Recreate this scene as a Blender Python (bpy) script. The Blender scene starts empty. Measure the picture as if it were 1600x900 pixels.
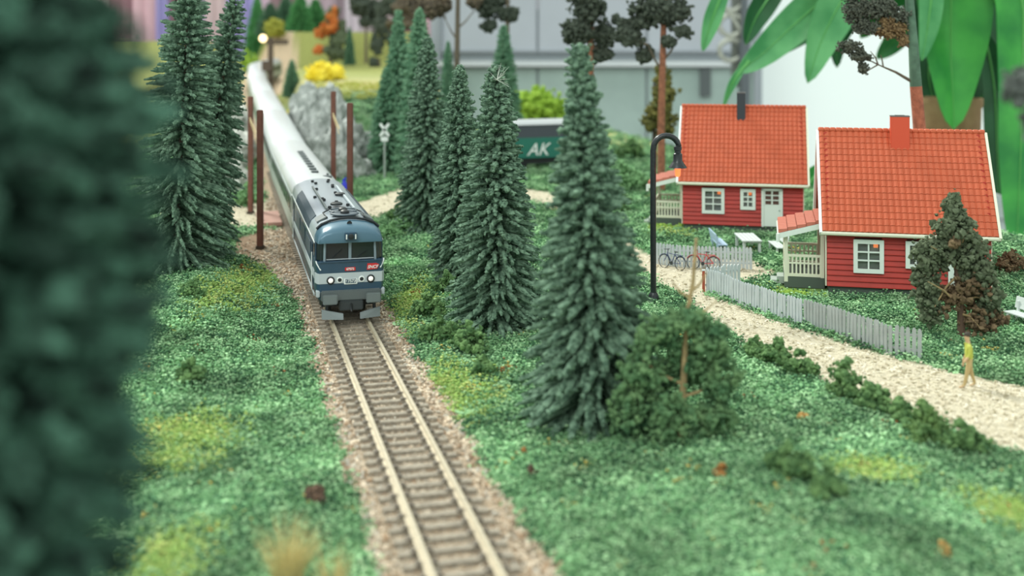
import bpy, bmesh, math, random
import numpy as np
from mathutils import Vector, Matrix, noise
C = bpy.context.scene.collection
R = math.radians

# ------------------------------------------------------------------ camera, light, exposure
F, CH, HZ = 1750.0, 11.75, 66.0          # focal length in pixels, eye height, horizon row
cd = bpy.data.cameras.new('camera'); cam = bpy.data.objects.new('camera', cd); C.objects.link(cam)
cam.location = (0, 0, CH); cam.rotation_euler = (R(90), 0, 0)
cd.sensor_width = 36; cd.lens = 36 * F / 1600; cd.shift_y = -(450 - HZ) / 1600
cd.clip_start = 0.5; cd.clip_end = 2000
cd.dof.use_dof = True; cd.dof.focus_distance = 50; cd.dof.aperture_fstop = 0.125
bpy.context.scene.camera = cam
w = bpy.data.worlds.new('world'); bpy.context.scene.world = w; w.use_nodes = True
w.node_tree.nodes['Background'].inputs[0].default_value = (0.90, 1.0, 0.93, 1)
w.node_tree.nodes['Background'].inputs[1].default_value = 1.0
def sun(name, d, power, ang, col):
    l = bpy.data.lights.new(name, 'SUN'); l.energy = power; l.angle = R(ang); l.color = col
    o = bpy.data.objects.new(name, l); C.objects.link(o)
    o.rotation_euler = Vector(d).to_track_quat('-Z', 'Y').to_euler(); o.location = (0, 0, 60); return o
sun('room_lamp_behind_layout', (0.50, -0.62, -0.72), 3.0, 9, (0.98, 1.0, 0.90))
sun('front_fill_light', (0.35, 0.75, -0.75), 1.0, 30, (0.97, 1.0, 0.94))  # unseen fill light added to brighten house fronts and roofs
vs = bpy.context.scene.view_settings
bpy.context.scene.display_settings.display_device = 'sRGB'
vs.view_transform = 'Standard'; vs.look = 'None'; vs.gamma = 1; vs.use_curve_mapping = False
vs.exposure = 0.28

# ------------------------------------------------------------------ helpers
def at(px, py, z=0.0):                    # pixel on a horizontal plane of height z -> point
    Y = F * (CH - z) / (py - HZ); return Vector(((px - 800) * Y / F, Y, z))
def atd(px, py, Y):                       # pixel at a known distance
    return Vector(((px - 800) * Y / F, Y, CH - (py - HZ) * Y / F))
def s2l(c): return c / 12.92 if c <= 0.04045 else ((c + 0.055) / 1.055) ** 2.4
def rgb(h):
    if isinstance(h, str): h = tuple(int(h[i:i+2], 16) / 255 for i in (0, 2, 4))
    return tuple(s2l(c) for c in h)
MATS = {}
def mat(name, col, rough=0.6, metal=0.0, vary=0.0, scale=3.0, bump=0.0, bscale=None, col2=None, emit=0.0, alpha=None, trans=0.0, spec=0.5, coat=0.0, attr=None):
    if name in MATS: return MATS[name]
    m = bpy.data.materials.new(name); m.use_nodes = True; nt = m.node_tree; b = nt.nodes['Principled BSDF']
    c = rgb(col)
    b.inputs['Roughness'].default_value = rough; b.inputs['Metallic'].default_value = metal
    b.inputs['Specular IOR Level'].default_value = spec; b.inputs['Coat Weight'].default_value = coat
    b.inputs['Transmission Weight'].default_value = trans
    tc = nt.nodes.new('ShaderNodeTexCoord'); geo = nt.nodes.new('ShaderNodeNewGeometry')
    if vary or col2:
        n = nt.nodes.new('ShaderNodeTexNoise'); n.inputs['Scale'].default_value = scale; n.inputs['Detail'].default_value = 5
        nt.links.new(geo.outputs['Position'], n.inputs['Vector'])
        r = nt.nodes.new('ShaderNodeValToRGB'); r.color_ramp.elements[0].position = 0.35; r.color_ramp.elements[1].position = 0.65
        a = rgb(col2) if col2 else tuple(min(1, x * (1 + vary)) for x in c)
        d = c if col2 else tuple(x * (1 - vary) for x in c)
        r.color_ramp.elements[0].color = (*d, 1); r.color_ramp.elements[1].color = (*a, 1)
        nt.links.new(n.outputs['Fac'], r.inputs['Fac']); src = r.outputs['Color']
        if attr:
            mx = nt.nodes.new('ShaderNodeMix'); mx.data_type = 'RGBA'; mx.blend_type = 'MULTIPLY'; mx.inputs['Factor'].default_value = 1
            at_ = nt.nodes.new('ShaderNodeAttribute'); at_.attribute_name = attr[0]; at_.attribute_type = attr[1]
            nt.links.new(src, mx.inputs['A']); nt.links.new(at_.outputs['Color'], mx.inputs['B']); src = mx.outputs['Result']
        nt.links.new(src, b.inputs['Base Color'])
    elif attr:
        at_ = nt.nodes.new('ShaderNodeAttribute'); at_.attribute_name = attr[0]; at_.attribute_type = attr[1]
        nt.links.new(at_.outputs['Color'], b.inputs['Base Color'])
    else:
        b.inputs['Base Color'].default_value = (*c, 1)
    if bump:
        n2 = nt.nodes.new('ShaderNodeTexNoise'); n2.inputs['Scale'].default_value = bscale or scale * 4; n2.inputs['Detail'].default_value = 4
        nt.links.new(geo.outputs['Position'], n2.inputs['Vector'])
        bp = nt.nodes.new('ShaderNodeBump'); bp.inputs['Strength'].default_value = bump; bp.inputs['Distance'].default_value = 0.1
        nt.links.new(n2.outputs['Fac'], bp.inputs['Height']); nt.links.new(bp.outputs['Normal'], b.inputs['Normal'])
    if emit:
        b.inputs['Emission Color'].default_value = (*c, 1); b.inputs['Emission Strength'].default_value = emit
    if alpha is not None: b.inputs['Alpha'].default_value = alpha
    MATS[name] = m; return m

def props(o, label=None, cat=None, group=None, kind=None):
    if label: o['label'] = label
    if cat: o['category'] = cat
    if group: o['group'] = group
    if kind: o['kind'] = kind
    return o
def empty(name, loc, rz=0, label=None, cat=None, group=None, kind=None, tilt=(0, 0)):
    o = bpy.data.objects.new(name, None); C.objects.link(o); o.empty_display_size = 0.2
    o.location = loc; o.rotation_euler = (tilt[0], tilt[1], rz); return props(o, label, cat, group, kind)
def link(name, me, parent=None, loc=None, rot=None, scl=None):
    o = bpy.data.objects.new(name, me); C.objects.link(o)
    if parent: o.parent = parent
    if loc is not None: o.location = loc
    if rot is not None: o.rotation_euler = rot
    if scl is not None: o.scale = scl
    return o

class MB:
    def __init__(s): s.v = []; s.f = []
    def add(s, v, f):
        n = len(s.v); s.v += [tuple(x) for x in v]; s.f += [tuple(i + n for i in q) for q in f]; return s
    def box(s, c, d, rz=0, M=None, bev=0):
        x, y, z = [k / 2 for k in d]
        P = [Vector((a*x, b*y, e*z)) for e in (-1, 1) for a, b in ((-1,-1),(1,-1),(1,1),(-1,1))]
        if M is None: M = Matrix.Rotation(rz, 3, 'Z')
        P = [M @ p + Vector(c) for p in P]
        return s.add(P, [(3,2,1,0),(4,5,6,7),(0,1,5,4),(1,2,6,5),(2,3,7,6),(3,0,4,7)])
    def bar(s, a, b, wd, ht=None):
        a = Vector(a); b = Vector(b); d = b - a; q = d.to_track_quat('Y', 'Z').to_matrix()
        return s.box((a+b)/2, (wd, d.length, ht or wd), M=q)
    def tube(s, pts, r, n=8, cap=True):
        pts = [Vector(p) for p in pts]; k = len(pts)
        rr = r if isinstance(r, (list, tuple)) else [r]*k
        V = []; up = Vector((0.13, 0.21, 1)).normalized()
        for i, p in enumerate(pts):
            d = (pts[min(i+1, k-1)] - pts[max(i-1, 0)]).normalized()
            if abs(d.dot(up)) > .98: up = Vector((1, .1, 0)).normalized()
            a = d.cross(up).normalized(); b = a.cross(d)
            for j in range(n):
                t = 2*math.pi*j/n; V.append(p + rr[i]*(a*math.cos(t) + b*math.sin(t)))
        Fc = [(i*n+j, i*n+(j+1)%n, (i+1)*n+(j+1)%n, (i+1)*n+j) for i in range(k-1) for j in range(n)]
        if cap: Fc += [tuple(range(n-1, -1, -1)), tuple(range((k-1)*n, k*n))]
        return s.add(V, Fc)
    def lathe(s, prof, c=(0,0,0), n=16, axis='Z'):
        V = []; k = len(prof)
        for r_, h_ in prof:
            for j in range(n):
                t = 2*math.pi*j/n; p = (r_*math.cos(t), r_*math.sin(t), h_)
                if axis == 'Y': p = (p[0], h_, p[1])
                if axis == 'X': p = (h_, p[0], p[1])
                V.append((p[0]+c[0], p[1]+c[1], p[2]+c[2]))
        Fc = [(i*n+j, i*n+(j+1)%n, (i+1)*n+(j+1)%n, (i+1)*n+j) for i in range(k-1) for j in range(n)]
        Fc += [tuple(range(n-1, -1, -1)), tuple(range((k-1)*n, k*n))]
        return s.add(V, Fc)
    def sphere(s, c, r, nu=10, nv=7, sc=(1,1,1)):
        prof = [(max(1e-3, math.sin(math.pi*i/nv)), -math.cos(math.pi*i/nv)) for i in range(nv+1)]
        V = []; 
        for a, h_ in prof:
            for j in range(nu):
                t = 2*math.pi*j/nu; V.append((c[0]+r*sc[0]*a*math.cos(t), c[1]+r*sc[1]*a*math.sin(t), c[2]+r*sc[2]*h_))
        return s.add(V, [(i*nu+j, i*nu+(j+1)%nu, (i+1)*nu+(j+1)%nu, (i+1)*nu+j) for i in range(nv) for j in range(nu)])
    def prism(s, poly, y0, y1, plane='XZ'):      # polygon extruded along the third axis
        n = len(poly)
        if plane == 'XZ': V = [(p[0], y0, p[1]) for p in poly] + [(p[0], y1, p[1]) for p in poly]
        elif plane == 'YZ': V = [(y0, p[0], p[1]) for p in poly] + [(y1, p[0], p[1]) for p in poly]
        else: V = [(p[0], p[1], y0) for p in poly] + [(p[0], p[1], y1) for p in poly]
        return s.add(V, [tuple(range(n)), tuple(range(2*n-1, n-1, -1))] + [(i, i+n, (i+1)%n+n, (i+1)%n) for i in range(n)])
    def mesh(s, name, m, smooth=False, bevel=0):
        me = bpy.data.meshes.new(name); me.from_pydata(s.v, [], s.f)
        bm = bmesh.new(); bm.from_mesh(me)
        if bevel:
            bmesh.ops.bevel(bm, geom=bm.edges[:], offset=bevel, segments=2, affect='EDGES', clamp_overlap=True)
        bmesh.ops.recalc_face_normals(bm, faces=bm.faces); bm.to_mesh(me); bm.free()
        if m: me.materials.append(m)
        if smooth:
            me.polygons.foreach_set('use_smooth', [True]*len(me.polygons))
            me.set_sharp_from_angle(angle=R(38))
        return me
    def build(s, name, m, parent=None, smooth=False, bevel=0, loc=None, **kw):
        return props(link(name, s.mesh(name, m, smooth, bevel), parent, loc), **kw)

def np_mesh(name, V, T, m, smooth=False):
    me = bpy.data.meshes.new(name); V = np.asarray(V, dtype=np.float32); T = np.asarray(T, dtype=np.int32)
    me.vertices.add(len(V)); me.vertices.foreach_set('co', V.ravel())
    k = T.shape[1]
    me.loops.add(T.size); me.loops.foreach_set('vertex_index', T.ravel())
    me.polygons.add(len(T)); me.polygons.foreach_set('loop_start', np.arange(0, T.size, k, dtype=np.int32))
    me.polygons.foreach_set('use_smooth', np.full(len(T), smooth))
    me.update(calc_edges=True); me.validate()
    if m: me.materials.append(m)
    return me
ph = (1 + 5**.5) / 2
ICO_V = np.array([(-1,ph,0),(1,ph,0),(-1,-ph,0),(1,-ph,0),(0,-1,ph),(0,1,ph),(0,-1,-ph),(0,1,-ph),(ph,0,-1),(ph,0,1),(-ph,0,-1),(-ph,0,1)]) / math.hypot(1, ph)
ICO_F = np.array([(0,11,5),(0,5,1),(0,1,7),(0,7,10),(0,10,11),(1,5,9),(5,11,4),(11,10,2),(10,7,6),(7,1,8),(3,9,4),(3,4,2),(3,2,6),(3,6,8),(3,8,9),(4,9,5),(2,4,11),(6,2,10),(8,6,7),(9,8,1)])
OCT_V = np.array([(1,0,0),(-1,0,0),(0,1,0),(0,-1,0),(0,0,1),(0,0,-1)], float)
OCT_F = np.array([(0,2,4),(2,1,4),(1,3,4),(3,0,4),(2,0,5),(1,2,5),(3,1,5),(0,3,5)])
def crumbs(cen, size, rng, base='ico', jit=0.35, flat=1.0):
    BV, BF = (ICO_V, ICO_F) if base == 'ico' else (OCT_V, OCT_F)
    n = len(cen); k = len(BV)
    V = BV[None]*(1 + jit*(rng.random((n, k, 1))*2-1)) + jit*.5*(rng.random((n, k, 3))*2-1)
    V = V*(0.7 + .6*rng.random((n, 1, 3))); V[:, :, 2] *= flat
    V = V*np.asarray(size).reshape(-1, 1, 1) + np.asarray(cen)[:, None, :]
    T = BF[None] + (np.arange(n)*k)[:, None, None]
    return V.reshape(-1, 3), T.reshape(-1, 3)
def ell(rng, n, c, r, inner=0.55):
    d = rng.normal(size=(n, 3)); d /= np.linalg.norm(d, axis=1)[:, None]
    return np.asarray(c) + d*np.asarray(r)*(inner + (1-inner)*rng.random((n, 1)))
def fbm(X, Y, sc, seed, octs=4):
    r = np.random.default_rng(seed); o = np.zeros_like(X, dtype=float); a = 1.0; s = sc; tot = 0
    for _ in range(octs):
        for _k in range(5):
            t = r.random()*6.283; p = r.random()*6.283; q = s*(.7 + .6*r.random())
            o += a*np.sin(q*(X*math.cos(t) + Y*math.sin(t)) + p + 1.3*np.sin(q*.6*(Y*math.cos(t)-X*math.sin(t))))/3.2
        tot += a; a *= .5; s *= 2.1
    return o/tot

# ------------------------------------------------------------------ track line
def tx(Y): return -6.76 - .26*(Y - 47.05)
TY = np.array([0, 92, 118, 145, 172, 196, 210, 400.]); TZ = np.array([0, 0, 1.0, 1.9, 3.0, 4.3, 5.0, 5.6])
def tz(Y): return np.interp(Y, TY, TZ)
path_pts = []                              # centre line samples with a bend to the right at the far end
P_ = Vector((tx(4), 4.0)); ang = math.atan2(1, -.26); d_ = 0
while len(path_pts) < 560:
    path_pts.append((P_.x, P_.y)); st = .5
    if P_.y > 186: ang -= .0105
    if ang < -.1: break
    P_ = P_ + Vector((math.cos(ang), math.sin(ang)))*st
PP = np.array(path_pts)
def path_at(s):                            # s = metres along from start
    i = min(len(PP)-2, max(0, int(s/.5))); t = s/.5 - i
    p = PP[i]*(1-t) + PP[i+1]*t; d = PP[i+1] - PP[i]
    return Vector((p[0], p[1], float(tz(p[1])))), math.atan2(d[1], d[0]) - math.pi/2
def s_of_Y(Y): return (Y - 4)*math.hypot(1, .26)
def track_dist(X, Y):
    sh = X.shape; X = X.ravel(); Y = Y.ravel(); D = np.full(X.shape, 1e9); Q = PP[::4]
    for q in Q: D = np.minimum(D, (X-q[0])**2 + (Y-q[1])**2)
    D = np.sqrt(D); L = np.abs((X - (tx(Y)))/math.hypot(1, .26))
    return np.where(Y < 186, L, D).reshape(sh)
# ------------------------------------------------------------------ zones of the ground (plan outlines)
def plan(px): return np.array([tuple(at(*p))[:2] for p in px])
def inside(X, Y, poly):
    r = np.zeros(X.shape, bool); n = len(poly)
    for i in range(n):
        x1, y1 = poly[i]; x2, y2 = poly[(i+1) % n]
        c = ((y1 > Y) != (y2 > Y)) & (X < (x2-x1)*(Y-y1)/(y2-y1+1e-12) + x1); r ^= c
    return r
PATH = plan([(1010,398),(1100,402),(1180,408),(1215,432),(1165,440),(1108,460),(1250,513),(1340,540),(1440,566),(1600,602),(2100,690),(2100,900),(1610,716),(1545,704),(1450,662),(1370,640),(1290,598),(1200,562),(1140,528),(1085,480),(1040,452),(1000,425),(930,352),(850,322),(760,312),(690,318),(600,335),(550,345),(420,352),(330,354),(250,340),(250,322),(420,312),(560,315),(640,291),(760,286),(860,300),(960,350)])
DIRT = plan([(362,372),(420,352),(470,365),(520,480),(470,470),(425,425),(372,395)])
SAND_FAR = [(-46,182),(-37,182),(-47,248),(-58,250)]
def smooth(a, b, x): t = np.clip((x-a)/(b-a), 0, 1); return t*t*(3-2*t)
def zones(X, Y):
    jx = X + .35*fbm(X, Y, 1.6, 11); jy = Y + .5*fbm(X, Y, 1.6, 12)
    D = track_dist(X, Y); side = X - tx(Y)
    lim = np.where(side > 0, 2.05, 2.0) + .28*fbm(X, Y, 1.1, 13)
    bal = D < lim
    path = inside(jx, jy, PATH) & ~bal
    dirt = inside(jx, jy, DIRT) & ~bal & ~path
    far = inside(jx + 2.5*fbm(X, Y, .35, 14), jy, SAND_FAR) & ~bal
    return bal, path, dirt, far
LIME = [(at(700,600),2.2,3.5),(at(385,450),1.6,9),(at(290,690),1.8,3),(at(1245,450),2.2,1.2),(at(1050,360),2.2,3),(at(1370,740),1.3,1.2),(at(1580,810),1.2,1.5),(at(640,470),1.0,6),(at(480,640),.3,.3),(at(260,880),1,2)]
def lime(X, Y):
    o = np.zeros_like(X, dtype=float)
    for p, a, b in LIME: o = np.maximum(o, np.exp(-((X-p.x)/a)**2 - ((Y-p.y)/b)**2))
    return np.clip(o + .22*fbm(X, Y, .9, 21), 0, 1)
HOUSES = [(14.77, 52.42, .05), (10.52, 68.86, .30)]
HA = -0.221
def ground(X, Y):
    X = np.asarray(X, float); Y = np.asarray(Y, float)
    D = track_dist(X, Y); side = X - tx(Y)
    z = .10*fbm(X, Y, .55, 1, 3) + .05*fbm(X, Y, 2.2, 2, 2)
    z += 1.0*np.exp(-((X+14.8)/3.6)**2 - ((Y-48)/9)**2)
    z += .55*np.exp(-((X-6.9)/1.5)**2 - ((Y-29.3)/1.6)**2) + .35*np.exp(-((X-9.5)/2.5)**2 - ((Y-26.5)/2)**2)
    for hx, hy, hz in HOUSES:                    # level pads
        cx, cy = hx + 3.4*math.cos(HA), hy + 3.4*math.sin(HA) + 3
        k = smooth(9, 5.5, np.hypot(X-cx, Y-cy)); z = z*(1-k) + (hz - .10)*k
    k = smooth(6.5, 3.5, np.hypot(X-at(1120,416).x, Y-60)); z = z*(1-.85*k)
    inp = inside(X, Y, PATH); z = np.where(inp, z*.25 - .03, z)
    plateau = smooth(103, 122, Y)*smooth(2.6, 6.5, side)*smooth(-3, -12, X)*6.4
    z += plateau
    z += smooth(165, 235, Y)*smooth(-2, -14, X)*7.5*(1 - .85*(plateau/6.4)*(Y < 230)) 
    z += smooth(96, 175, Y)*smooth(-2.6, -9, side)*4.5*smooth(2, -6, X)
    z += smooth(66, 58, Y)*0
    z += 1.2*np.exp(-((X-24)/5)**2 - ((Y-60)/8)**2)
    k = smooth(6.0, 2.6, D); z = z*(1-k) + (tz(Y) - .22)*k
    bed = smooth(2.3, 1.5, D); z = z*(1-bed) + (tz(Y) - .27)*bed
    return z
def gz(x, y): return float(ground(np.array([x]), np.array([y]))[0])
def edge_d(X, Y):                            # >0 beyond the right/back edge of the layout board
    e1 = (X - 13.3)*.98 + (Y - 150)*.20      # oblique right edge
    e2 = np.where(X > -.0857*Y, Y - 150, Y - 292)
    return np.maximum(np.maximum(e1, e2), X - 60)
# ------------------------------------------------------------------ terrain mesh
ys = np.concatenate([np.linspace(2, 18, 22), 18*np.power(300/18, np.linspace(0, 1, 330))[1:]])
xs_u = np.linspace(-1, 1, 300)
YY, UU = np.meshgrid(ys, xs_u, indexing='ij')
XX = UU*(14 + YY*.56)
ZZ = ground(XX, YY)
E_ = edge_d(XX, YY); ZZ = np.where(E_ > 0, np.maximum(-4.0, ZZ - 30*E_), ZZ)
bal, pth, drt, far = zones(XX, YY); lm = lime(XX, YY)
col = np.zeros((*XX.shape, 4)); col[..., 3] = 1
g1 = np.array(rgb('607e5c')); g2 = np.array(rgb('86a858')); n1 = fbm(XX, YY, 1.5, 31)[..., None]
col[..., :3] = g1*(1+.25*n1)*(1-lm[..., None]) + g2*lm[..., None]
yel = smooth(118, 130, YY)*smooth(200, 140, YY)*smooth(3, 6, XX - tx(YY))
col[..., :3] = col[..., :3]*(1-yel[..., None]) + np.array(rgb('c9c08a'))*yel[..., None]
hill = smooth(150, 175, YY)*(XX < -10)*(1-yel)
col[..., :3] = col[..., :3]*(1-hill[..., None]*.8) + np.array(rgb('b4b46a'))*hill[..., None]*.8
col[bal, :3] = np.array(rgb('b8a48e')); col[pth, :3] = np.array(rgb('ccc2ac')); col[drt, :3] = np.array(rgb('937c68')); col[far, :3] = np.array(rgb('e2c9ac'))
nr, nc = XX.shape; idx = np.arange(nr*nc).reshape(nr, nc)
T = np.stack([idx[:-1, :-1], idx[:-1, 1:], idx[1:, 1:], idx[1:, :-1]], -1).reshape(-1, 4)
T = T[(E_.ravel()[T] < 1.6).any(axis=1)]
gm = mat('layout_ground', 'ffffff', .95, vary=.22, scale=5, bump=.8, bscale=14, attr=('col', 'GEOMETRY'), spec=.1)
for n_ in gm.node_tree.nodes:
    if n_.type == 'VALTORGB': n_.color_ramp.elements[0].color = (.72, .72, .72, 1); n_.color_ramp.elements[1].color = (1, 1, 1, 1)
me = np_mesh('ground', np.stack([XX, YY, ZZ], -1).reshape(-1, 3), T, gm, True)
ca = me.color_attributes.new('col', 'FLOAT_COLOR', 'POINT'); ca.data.foreach_set('color', col.reshape(-1))
props(link('ground', me), kind='structure')

# ------------------------------------------------------------------ scattered turf, stones and grit
def base_obj(name, V, T, m):
    return bpy.data.objects.new(name, np_mesh(name, V, T, m))
def scatter(name, P, scl, rot, colr, bases, mt, label, cat, pick):
    me = bpy.data.meshes.new(name); n = len(P); me.vertices.add(n); me.vertices.foreach_set('co', np.asarray(P, np.float32).ravel())
    a = me.attributes.new('scl', 'FLOAT', 'POINT'); a.data.foreach_set('value', np.asarray(scl, np.float32))
    a = me.attributes.new('rot', 'FLOAT_VECTOR', 'POINT'); a.data.foreach_set('vector', np.asarray(rot, np.float32).ravel())
    a = me.attributes.new('pick', 'INT', 'POINT'); a.data.foreach_set('value', np.asarray(pick, np.int32))
    a = me.attributes.new('tint', 'FLOAT_COLOR', 'POINT'); a.data.foreach_set('color', np.c_[colr, np.ones(n)].astype(np.float32).ravel())
    me.materials.append(mt)
    o = link(name, me); props(o, label, cat, kind='stuff')
    ng = bpy.data.node_groups.new(name, 'GeometryNodeTree')
    ng.interface.new_socket('Geometry', in_out='INPUT', socket_type='NodeSocketGeometry')
    ng.interface.new_socket('Geometry', in_out='OUTPUT', socket_type='NodeSocketGeometry')
    N = ng.nodes; L = ng.links; gi = N.new('NodeGroupInput'); go = N.new('NodeGroupOutput'); j = N.new('GeometryNodeJoinGeometry')
    def na(nm, ty):
        q = N.new('GeometryNodeInputNamedAttribute'); q.data_type = ty; q.inputs['Name'].default_value = nm; return q.outputs[0]
    for k, b in enumerate(bases):
        io = N.new('GeometryNodeInstanceOnPoints'); oi = N.new('GeometryNodeObjectInfo'); oi.inputs['Object'].default_value = b; oi.inputs['As Instance'].default_value = True
        cmp = N.new('FunctionNodeCompare'); cmp.data_type = 'INT'; cmp.operation = 'EQUAL'; cmp.inputs[3].default_value = k
        L.new(na('pick', 'INT'), cmp.inputs[2]); L.new(cmp.outputs[0], io.inputs['Selection'])
        L.new(gi.outputs[0], io.inputs['Points']); L.new(oi.outputs['Geometry'], io.inputs['Instance'])
        L.new(na('rot', 'FLOAT_VECTOR'), io.inputs['Rotation']); L.new(na('scl', 'FLOAT'), io.inputs['Scale'])
        L.new(io.outputs[0], j.inputs[0])
    L.new(j.outputs[0], go.inputs[0])
    md = o.modifiers.new('spread', 'NODES'); md.node_group = ng
    return o
rng = np.random.default_rng(7)
def tuft_base(name, n, spread, size, m, base='ico', flat=.8):
    c = rng.normal(size=(n, 3))*spread; c[:, 2] = np.abs(c[:, 2])*.55
    V, T = crumbs(c, size*(.6+.8*rng.random(n)), rng, base, flat=flat); return base_obj(name, V, T, m)
turf_m = mat('turf_foam', 'ffffff', .95, spec=.1, attr=('tint', 'INSTANCER'))
stone_m = mat('ballast_stone', 'ffffff', .85, spec=.25, attr=('tint', 'INSTANCER'))
turf_b = [tuft_base('turf_crumbs', 26, .13, .030, turf_m) for _ in range(3)]
def sample(n, y0, y1, pw=2.2, x0=-.62, x1=.60):
    u = rng.random(n); Y = (y0**(1-pw+1) + u*(y1**(2-pw) - y0**(2-pw)))**(1/(2-pw)) if pw != 2 else y0*(y1/y0)**u
    X = Y*(x0 + (x1-x0)*rng.random(n)); return X, Y
# turf
X, Y = sample(125000, 17, 150, 2.4)
b_, p_, d_z, f_ = zones(X, Y)
hs = np.zeros(len(X), bool)
for hx, hy, hz in HOUSES:
    dx = X-hx; dy = Y-hy; u = dx*math.cos(HA)+dy*math.sin(HA); v = -dx*math.sin(HA)+dy*math.cos(HA)
    hs |= (u > -2.2) & (u < 7.3) & (v > -.15) & (v < 6.3)
keep = ~(b_ | p_ | d_z | f_ | hs) & (edge_d(X, Y) < -.1)
keep &= ~((Y > 120) & (X < -8) & (rng.random(len(X)) < .6))
X = X[keep]; Y = Y[keep]; Z = ground(X, Y); l = lime(X, Y); n = len(X)
dark = fbm(X, Y, 1.3, 41); r1 = rng.random(n)
pal = np.array([rgb('648c62'), rgb('7ca67a'), rgb('9cc094'), rgb('42664a')])
c = pal[rng.integers(0, 4, n)]*(1 + .45*dark)[:, None]*(.8 + .4*rng.random((n, 1)))
lc = np.array([rgb('9cb868'), rgb('90ae66'), rgb('b0bc74')])[rng.integers(0, 3, n)]
c = np.where((l > .25 + .75*rng.random(n))[:, None], lc*(.75+.4*rng.random((n, 1))), c)
c[r1 > .996] = rgb('b8a55c'); c[(r1 > .992) & (r1 < .9935)] = rgb('8a5c3a')
farc = (Y > 118) & (X < -8); c[farc] = c[farc]*.3 + np.array(rgb('b8b050'))*.7
scatter('grass', np.c_[X, Y, Z-.02], (.75 + .75*rng.random(n))*np.clip(.62 + Y/100, .8, 1.6), np.c_[rng.random((n, 2))*.5-.25, rng.random(n)*6.28], c, turf_b, turf_m,
        'green foam grass and low ground cover spread over the model landscape', 'grass', rng.integers(0, 3, n))
# ballast
st_b = []
for k in range(3):
    V, T = crumbs(rng.normal(size=(7, 3))*np.array([.09, .09, .02]), .045*(.6+.8*rng.random(7)), rng, 'ico', .3, .8); st_b.append(base_obj('stones', V, T, stone_m))
n = 46000; s_ = rng.random(n)**1.6*70 + 17; off = (rng.random(n)*2-1)*2.8
X = tx(s_) + off*.968; Y = s_ + off*.252; b_, p_, d_z, f_ = zones(X, Y); keep = b_ | d_z
Xd, Yd = at(420, 410).x + rng.normal(size=2500)*1.3, at(420, 410).y + rng.normal(size=2500)*5
X = np.concatenate([X[keep], Xd]); Y = np.concatenate([Y[keep], Yd]); b_, p_, d_z, f_ = zones(X, Y); keep = b_ | d_z; X = X[keep]; Y = Y[keep]; n = len(X)
pal = np.array([rgb('c2b09c'), rgb('b09e8a'), rgb('dccdba'), rgb('968674'), rgb('c8baa8'), rgb('b4aea4'), rgb('a48a72')])
c = pal[rng.integers(0, 7, n)]*(.8 + .45*rng.random((n, 1)))
gs = np.where(track_dist(X, Y) < 1.45, .55, 1.0)
scatter('gravel', np.c_[X, Y, ground(X, Y)-.01], gs*(.55+.6*rng.random(n)), np.c_[rng.random((n, 2))*.6, rng.random(n)*6.28], c, st_b, stone_m,
        'pinkish brown ballast gravel under and beside the railway track', 'gravel', rng.integers(0, 3, n))
# path grit
X, Y = sample(60000, 26, 110, 2.2, -.35, .6); b_, p_, d_z, f_ = zones(X, Y); X = X[p_]; Y = Y[p_]; n = len(X)
pal = np.array([rgb('d4ccb8'), rgb('c2b8a2'), rgb('e4dccc'), rgb('b0a68e')]); c = pal[rng.integers(0, 4, n)]
scatter('path_grit', np.c_[X, Y, ground(X, Y)-.01], .45+.4*rng.random(n), np.c_[rng.random((n, 2))*.6, rng.random(n)*6.28], c, st_b, stone_m,
        'pale beige grit of the footpath winding past the picket fence', 'gravel', rng.integers(0, 3, n))

# ------------------------------------------------------------------ the room behind
wallm = mat('wall_paint', 'c9c6cc', .8); 
MB().box((0, 312, 20), (900, 2, 240)).build('wall_back', wallm, kind='structure')
MB().box((0, 150, -101), (900, 420, 2)).build('floor', mat('room_floor', '77706a', .7, vary=.1, scale=.05), kind='structure')
def px2(px, Y): return (px-800)*Y/F
def zz(py, Y): return CH - (py-HZ)*Y/F
# added glowing panel, stands in for an overexposed white wall
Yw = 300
wr = empty('white_wall_glow', (px2(1440, Yw), Yw, -30), kind='structure')
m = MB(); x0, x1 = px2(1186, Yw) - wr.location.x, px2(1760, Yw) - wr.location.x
m.box(((x0+x1)/2, .6, 60), (x1-x0, .2, 130)); m.build('glow_panel', mat('glow_panel_white', 'ccd6d4', .95, emit=.36, spec=.1), wr)
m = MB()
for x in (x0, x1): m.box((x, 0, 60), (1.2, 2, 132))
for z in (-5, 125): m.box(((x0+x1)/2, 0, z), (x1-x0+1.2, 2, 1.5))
m.build('panel_frame', mat('panel_frame_grey', 'aab4bc', .5), wr)
# grey cabinet with glass lower doors
Yc = 280; cab = empty('display_cabinet', (px2(925, Yc), Yc, -100), -.06, 'tall light grey cabinet with pale ledge and greenish glass lower doors', 'cabinet')
zl = zz(100, Yc) + 100; W = px2(1182, Yc) - px2(672, Yc)
cg = mat('cabinet_grey', 'a6acb6', .5, vary=.03, scale=.1); cg2 = mat('cabinet_edge', '8d949c', .5)
MB().box((0, 6, 60), (W, 10, 120)).build('body', mat('cabinet_body', '8f979d', .6), cab)
for k in range(3):
    x = -W/2 + W*(k+.5)/3
    MB().box((x, .6, zl + 22), (W/3 - .5, 1, 39)).build('door', cg, cab, bevel=.2)
MB().box((0, 0, zl), (W, 3.2, 1.4)).build('ledge', mat('cabinet_ledge', 'c2c8cc', .4), cab, bevel=.2)
MB().box((0, .2, zl + 3.2), (W, 1.6, .5)).build('ledge_trim', cg2, cab)
gp = mat('cabinet_glass', '8fa29e', .18, vary=.08, scale=.12, spec=.6)
for k in range(3):
    x = -W/2 + W*(k+.5)/3
    MB().box((x, .5, zl - 22), (W/3 - .6, .8, 42)).build('glass_pane', gp, cab)
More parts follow.
